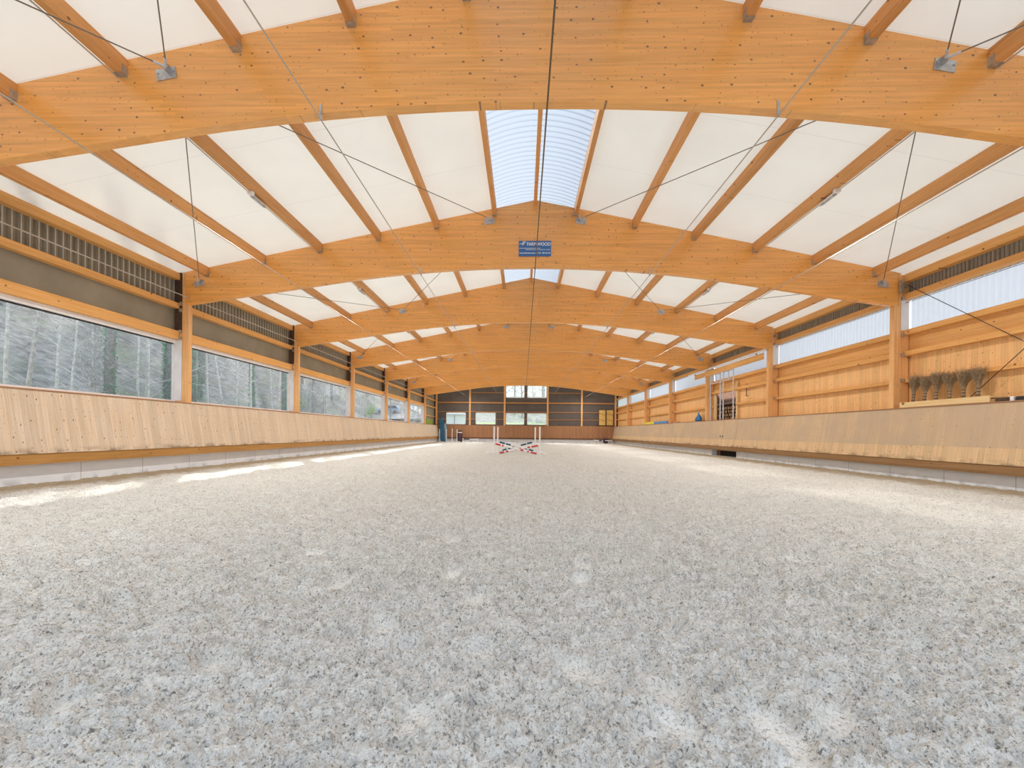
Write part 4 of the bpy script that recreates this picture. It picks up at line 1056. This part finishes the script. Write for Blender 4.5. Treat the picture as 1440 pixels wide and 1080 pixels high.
# ivy-covered trunks
IV = None
for n, (x, y, s_) in enumerate(((-15.6, 15.6, 1.), (-16.6, 19.4, .9), (-17.2, 21.8, 1.1), (-17.4, 27.0, .9), (-17.9, 31.5, 1.), (-19.0, 24.6, .8))):
    if IV is None:
        e = bpy.data.objects.new('ivy_tree', None); C.objects.link(e)
        T = MB(); T.tube([(0, 0, -.5), (.1, 0, 4), (.05, .1, 9), (.3, 0, 14)], [.16, .14, .11, .05], 8); c1 = T.build('trunk', M['bark_dark'], e, local=True, smooth=True)
        L = MB(); rs = random.Random(4)
        for q in range(24): leaves(L, (.05, .03, .2 + q * .32), (.24 - q * .004, .24 - q * .004, .35), 110, .06, rs)
        c2 = L.build('ivy', M['ivy'], e, local=True); c2['kind'] = 'stuff'; c1.location = c2.location = (0, 0, 0); IV = (e, (c1, c2))
    else:
        e = IV[0].copy(); C.objects.link(e)
        for c0 in IV[1]: c = c0.copy(); C.objects.link(c); c.parent = e
    e.location = (x, y, hz(x, y)); e.scale = (s_, s_, 1); e.rotation_euler = (0, 0, n * 1.3)
    tag(e, 'straight trunk wrapped in dark green ivy on the slope, %s from the left' % ORD[[0, 1, 2, 4, 5, 3][n]], 'tree', 'ivy covered trunks')
# shrubs in young leaf
for n, (x, y, h, lab) in enumerate(((-14.6, 9.2, 1.6, 'shrub in fresh yellow green leaf outside the nearest left window, at its left'), (-13.8, 13.6, 1.5, 'shrub in fresh green leaf right behind the nearest left post'), (-14.2, 12.3, 1.0, 'low green shrub at the lower right corner of the nearest left window'), (-20, 56, 1.5, 'green bush in front of the parked car'), (-17.5, 33, 1.2, 'green undergrowth bush in the wood seen through the third window'))):
    z = hz(x, y); e = empty('shrub', (x, y, z), lab, 'shrub'); L = MB(); rs = random.Random(n); S = MB()
    for q in range(7):
        a = rs.random() * 6.28; tip = Vector((x + math.cos(a) * .5, y + math.sin(a) * .5, z + h * rs.uniform(.8, 1.5))); S.tube([(x, y, z - .1), tip], [.02, .006], 4)
        leaves(L, tip - Vector((0, 0, .35)), (.42, .42, .5), 90, .07, rs)
    S.build('stems', M['twig'], e, loc=(x, y, z)); o = L.build('leaves', M['leaf_spring'], e, loc=(x, y, z)); o['kind'] = 'stuff'
# evergreens deeper in the wood
for n, (x, y, h) in enumerate(((-25, 13.5, 11), (-27, 21, 12), (-24, 17, 9), (-31, 34, 12), (-28, 9, 10))):
    z = hz(x, y); e = empty('conifer', (x, y, z), 'dark green conifer deep in the wood on the slope', 'tree', 'conifers in the wood'); L = MB(); rs = random.Random(90 + n)
    for q in range(16):
        u = q / 15; r = (1 - u) * 2.1 + .2
        for w in range(7):
            a = rs.random() * 6.28; leaves(L, (x + math.cos(a) * r * .6, y + math.sin(a) * r * .6, z + .8 + h * u), (r * .45, r * .45, .28), 34, .13, rs)
    MB().tube([(x, y, z - .4), (x, y, z + h + .6)], [.18, .02], 7).build('trunk', M['bark_dark'], e, loc=(x, y, z)); o = L.build('needles', M['needle'], e, loc=(x, y, z)); o['kind'] = 'stuff'

# retaining wall and car
m = MB(); m.hexa([(-31, 70.5, 2.6), (-25.6, 69.2, 2.6), (-25.6, 69.6, 2.6), (-31, 70.9, 2.6), (-31, 70.5, 4.15), (-25.6, 69.2, 4.05), (-25.6, 69.6, 4.05), (-31, 70.9, 4.15)])
o = m.build('retaining_wall', M['asphalt'], loc=(-28, 70, 2.6)); tag(o, 'low grey stone retaining wall on the slope seen through the fourth left window', 'wall')
m = MB(); m.hexa([(-36, 71, 3.2), (-18, 68, 3.2), (-18, 90, 3.2), (-36, 90, 3.2), (-36, 71, 4.3), (-20.5, 73, 4.3), (-18, 90, 4.3), (-36, 90, 4.3)]); struct(m.build('road', M['asphalt']), 'grey road shelf on the slope where the car is parked')
cx, cy, cz = -24.9, 79, 4.3
e = empty('car', (cx, cy, cz), 'pale blue estate car parked on the slope outside, seen through a left window', 'car')
body = [(-2.1, .35), (-2.15, .8), (-1.9, 1.0), (-1.0, 1.08), (-.45, 1.62), (1.5, 1.66), (2.05, 1.1), (2.12, .6), (2.05, .35)]
MB().prism([(cx + a, cz + b) for a, b in body], 'Y', cy - .85, cy + .85).build('body', M['car_paint'], e, loc=(cx, cy, cz), bevel=.05)
m = MB(); m.prism([(cx - .8, cz + 1.1), (cx - .38, cz + 1.55), (cx + .45, cz + 1.57), (cx + .45, cz + 1.1)], 'Y', cy - .86, cy - .84); m.prism([(cx + .55, cz + 1.1), (cx + .55, cz + 1.57), (cx + 1.4, cz + 1.58), (cx + 1.8, cz + 1.1)], 'Y', cy - .86, cy - .84); m.build('side_window', M['car_glass'], e, loc=(cx, cy, cz))
for dx in (-1.35, 1.35):
    for dy in (-.8, .62): MB().tube([(cx + dx, cy + dy - .1, cz + .36), (cx + dx, cy + dy + .12, cz + .36)], .36, 16).build('wheel', M['black'], e, loc=(cx, cy, cz))
# pale shed beyond the far left window
e = empty('shed', (-12.2, 76, hz(-12, 76)), 'white rendered shed with a low roof behind the far left end window', 'shed')
z0 = hz(-12, 76)
MB().box(-15.5, -9.6, 76, 80, z0 - .5, 4.3).build('walls', M['barn_wall'], e)
MB().hexa([(-15.9, 75.5, 4.3), (-9.2, 75.5, 4.3), (-9.2, 80.4, 4.3), (-15.9, 80.4, 4.3), (-15.9, 77.5, 5.0), (-9.2, 77.5, 5.0), (-9.2, 78.5, 5.0), (-15.9, 78.5, 5.0)]).build('roof', M['barn_roof'], e)
MB().tube([(-12.3, 75.8, z0 - .5), (-12.3, 75.8, 4.2)], .06, 8).build('downpipe', M['darksteel'], e)

# ------------------------------------------------------------------ light
w = bpy.data.worlds.new('world'); bpy.context.scene.world = w; w.use_nodes = True; nt = w.node_tree; nt.nodes.clear()
out = nt.nodes.new('ShaderNodeOutputWorld'); bg = nt.nodes.new('ShaderNodeBackground'); tc = nt.nodes.new('ShaderNodeTexCoord'); sp = nt.nodes.new('ShaderNodeSeparateXYZ'); cr = nt.nodes.new('ShaderNodeValToRGB')
nt.links.new(tc.outputs['Generated'], sp.inputs[0]); nt.links.new(sp.outputs[2], cr.inputs[0])
el = cr.color_ramp.elements; el[0].position = 0.; el[0].color = (1.06, 1.06, 1.06, 1); el[1].position = 1.; el[1].color = (.60, .76, 1, 1)
q = cr.color_ramp.elements.new(.3); q.color = (.86, .93, 1.02, 1)
nt.links.new(cr.outputs[0], bg.inputs[0]); bg.inputs[1].default_value = 1.65; nt.links.new(bg.outputs[0], out.inputs[0])
sl = bpy.data.lights.new('sun', 'SUN'); sl.energy = 8.; sl.angle = math.radians(1.5); sl.color = (1, .95, .86)
so = bpy.data.objects.new('sun', sl); C.objects.link(so); d = Vector((.84, -1.2, -1)).normalized(); so.rotation_euler = d.to_track_quat('-Z', 'Y').to_euler(); so.location = (-30, 60, 40)

# ------------------------------------------------------------------ camera
cam = bpy.data.cameras.new('camera'); cam.sensor_fit = 'HORIZONTAL'; cam.sensor_width = 36; cam.lens = 610.1926 / 1440 * 36
cam.shift_y = (608.3538 - 540) / 1440; cam.clip_end = 500; cam.clip_start = .05
co = bpy.data.objects.new('camera', cam); C.objects.link(co); co.location = (-.3069, 0, 1.1861)
co.rotation_euler = (Matrix.Rotation(.0248, 3, 'Z') @ Matrix.Rotation(PI / 2, 3, 'X') @ Matrix.Rotation(.0098, 3, 'Z')).to_euler()
S = bpy.context.scene; S.camera = co
S.view_settings.view_transform = 'Standard'; S.view_settings.look = 'None'; S.view_settings.gamma = 1; S.view_settings.exposure = 0.; S.view_settings.use_curve_mapping = False
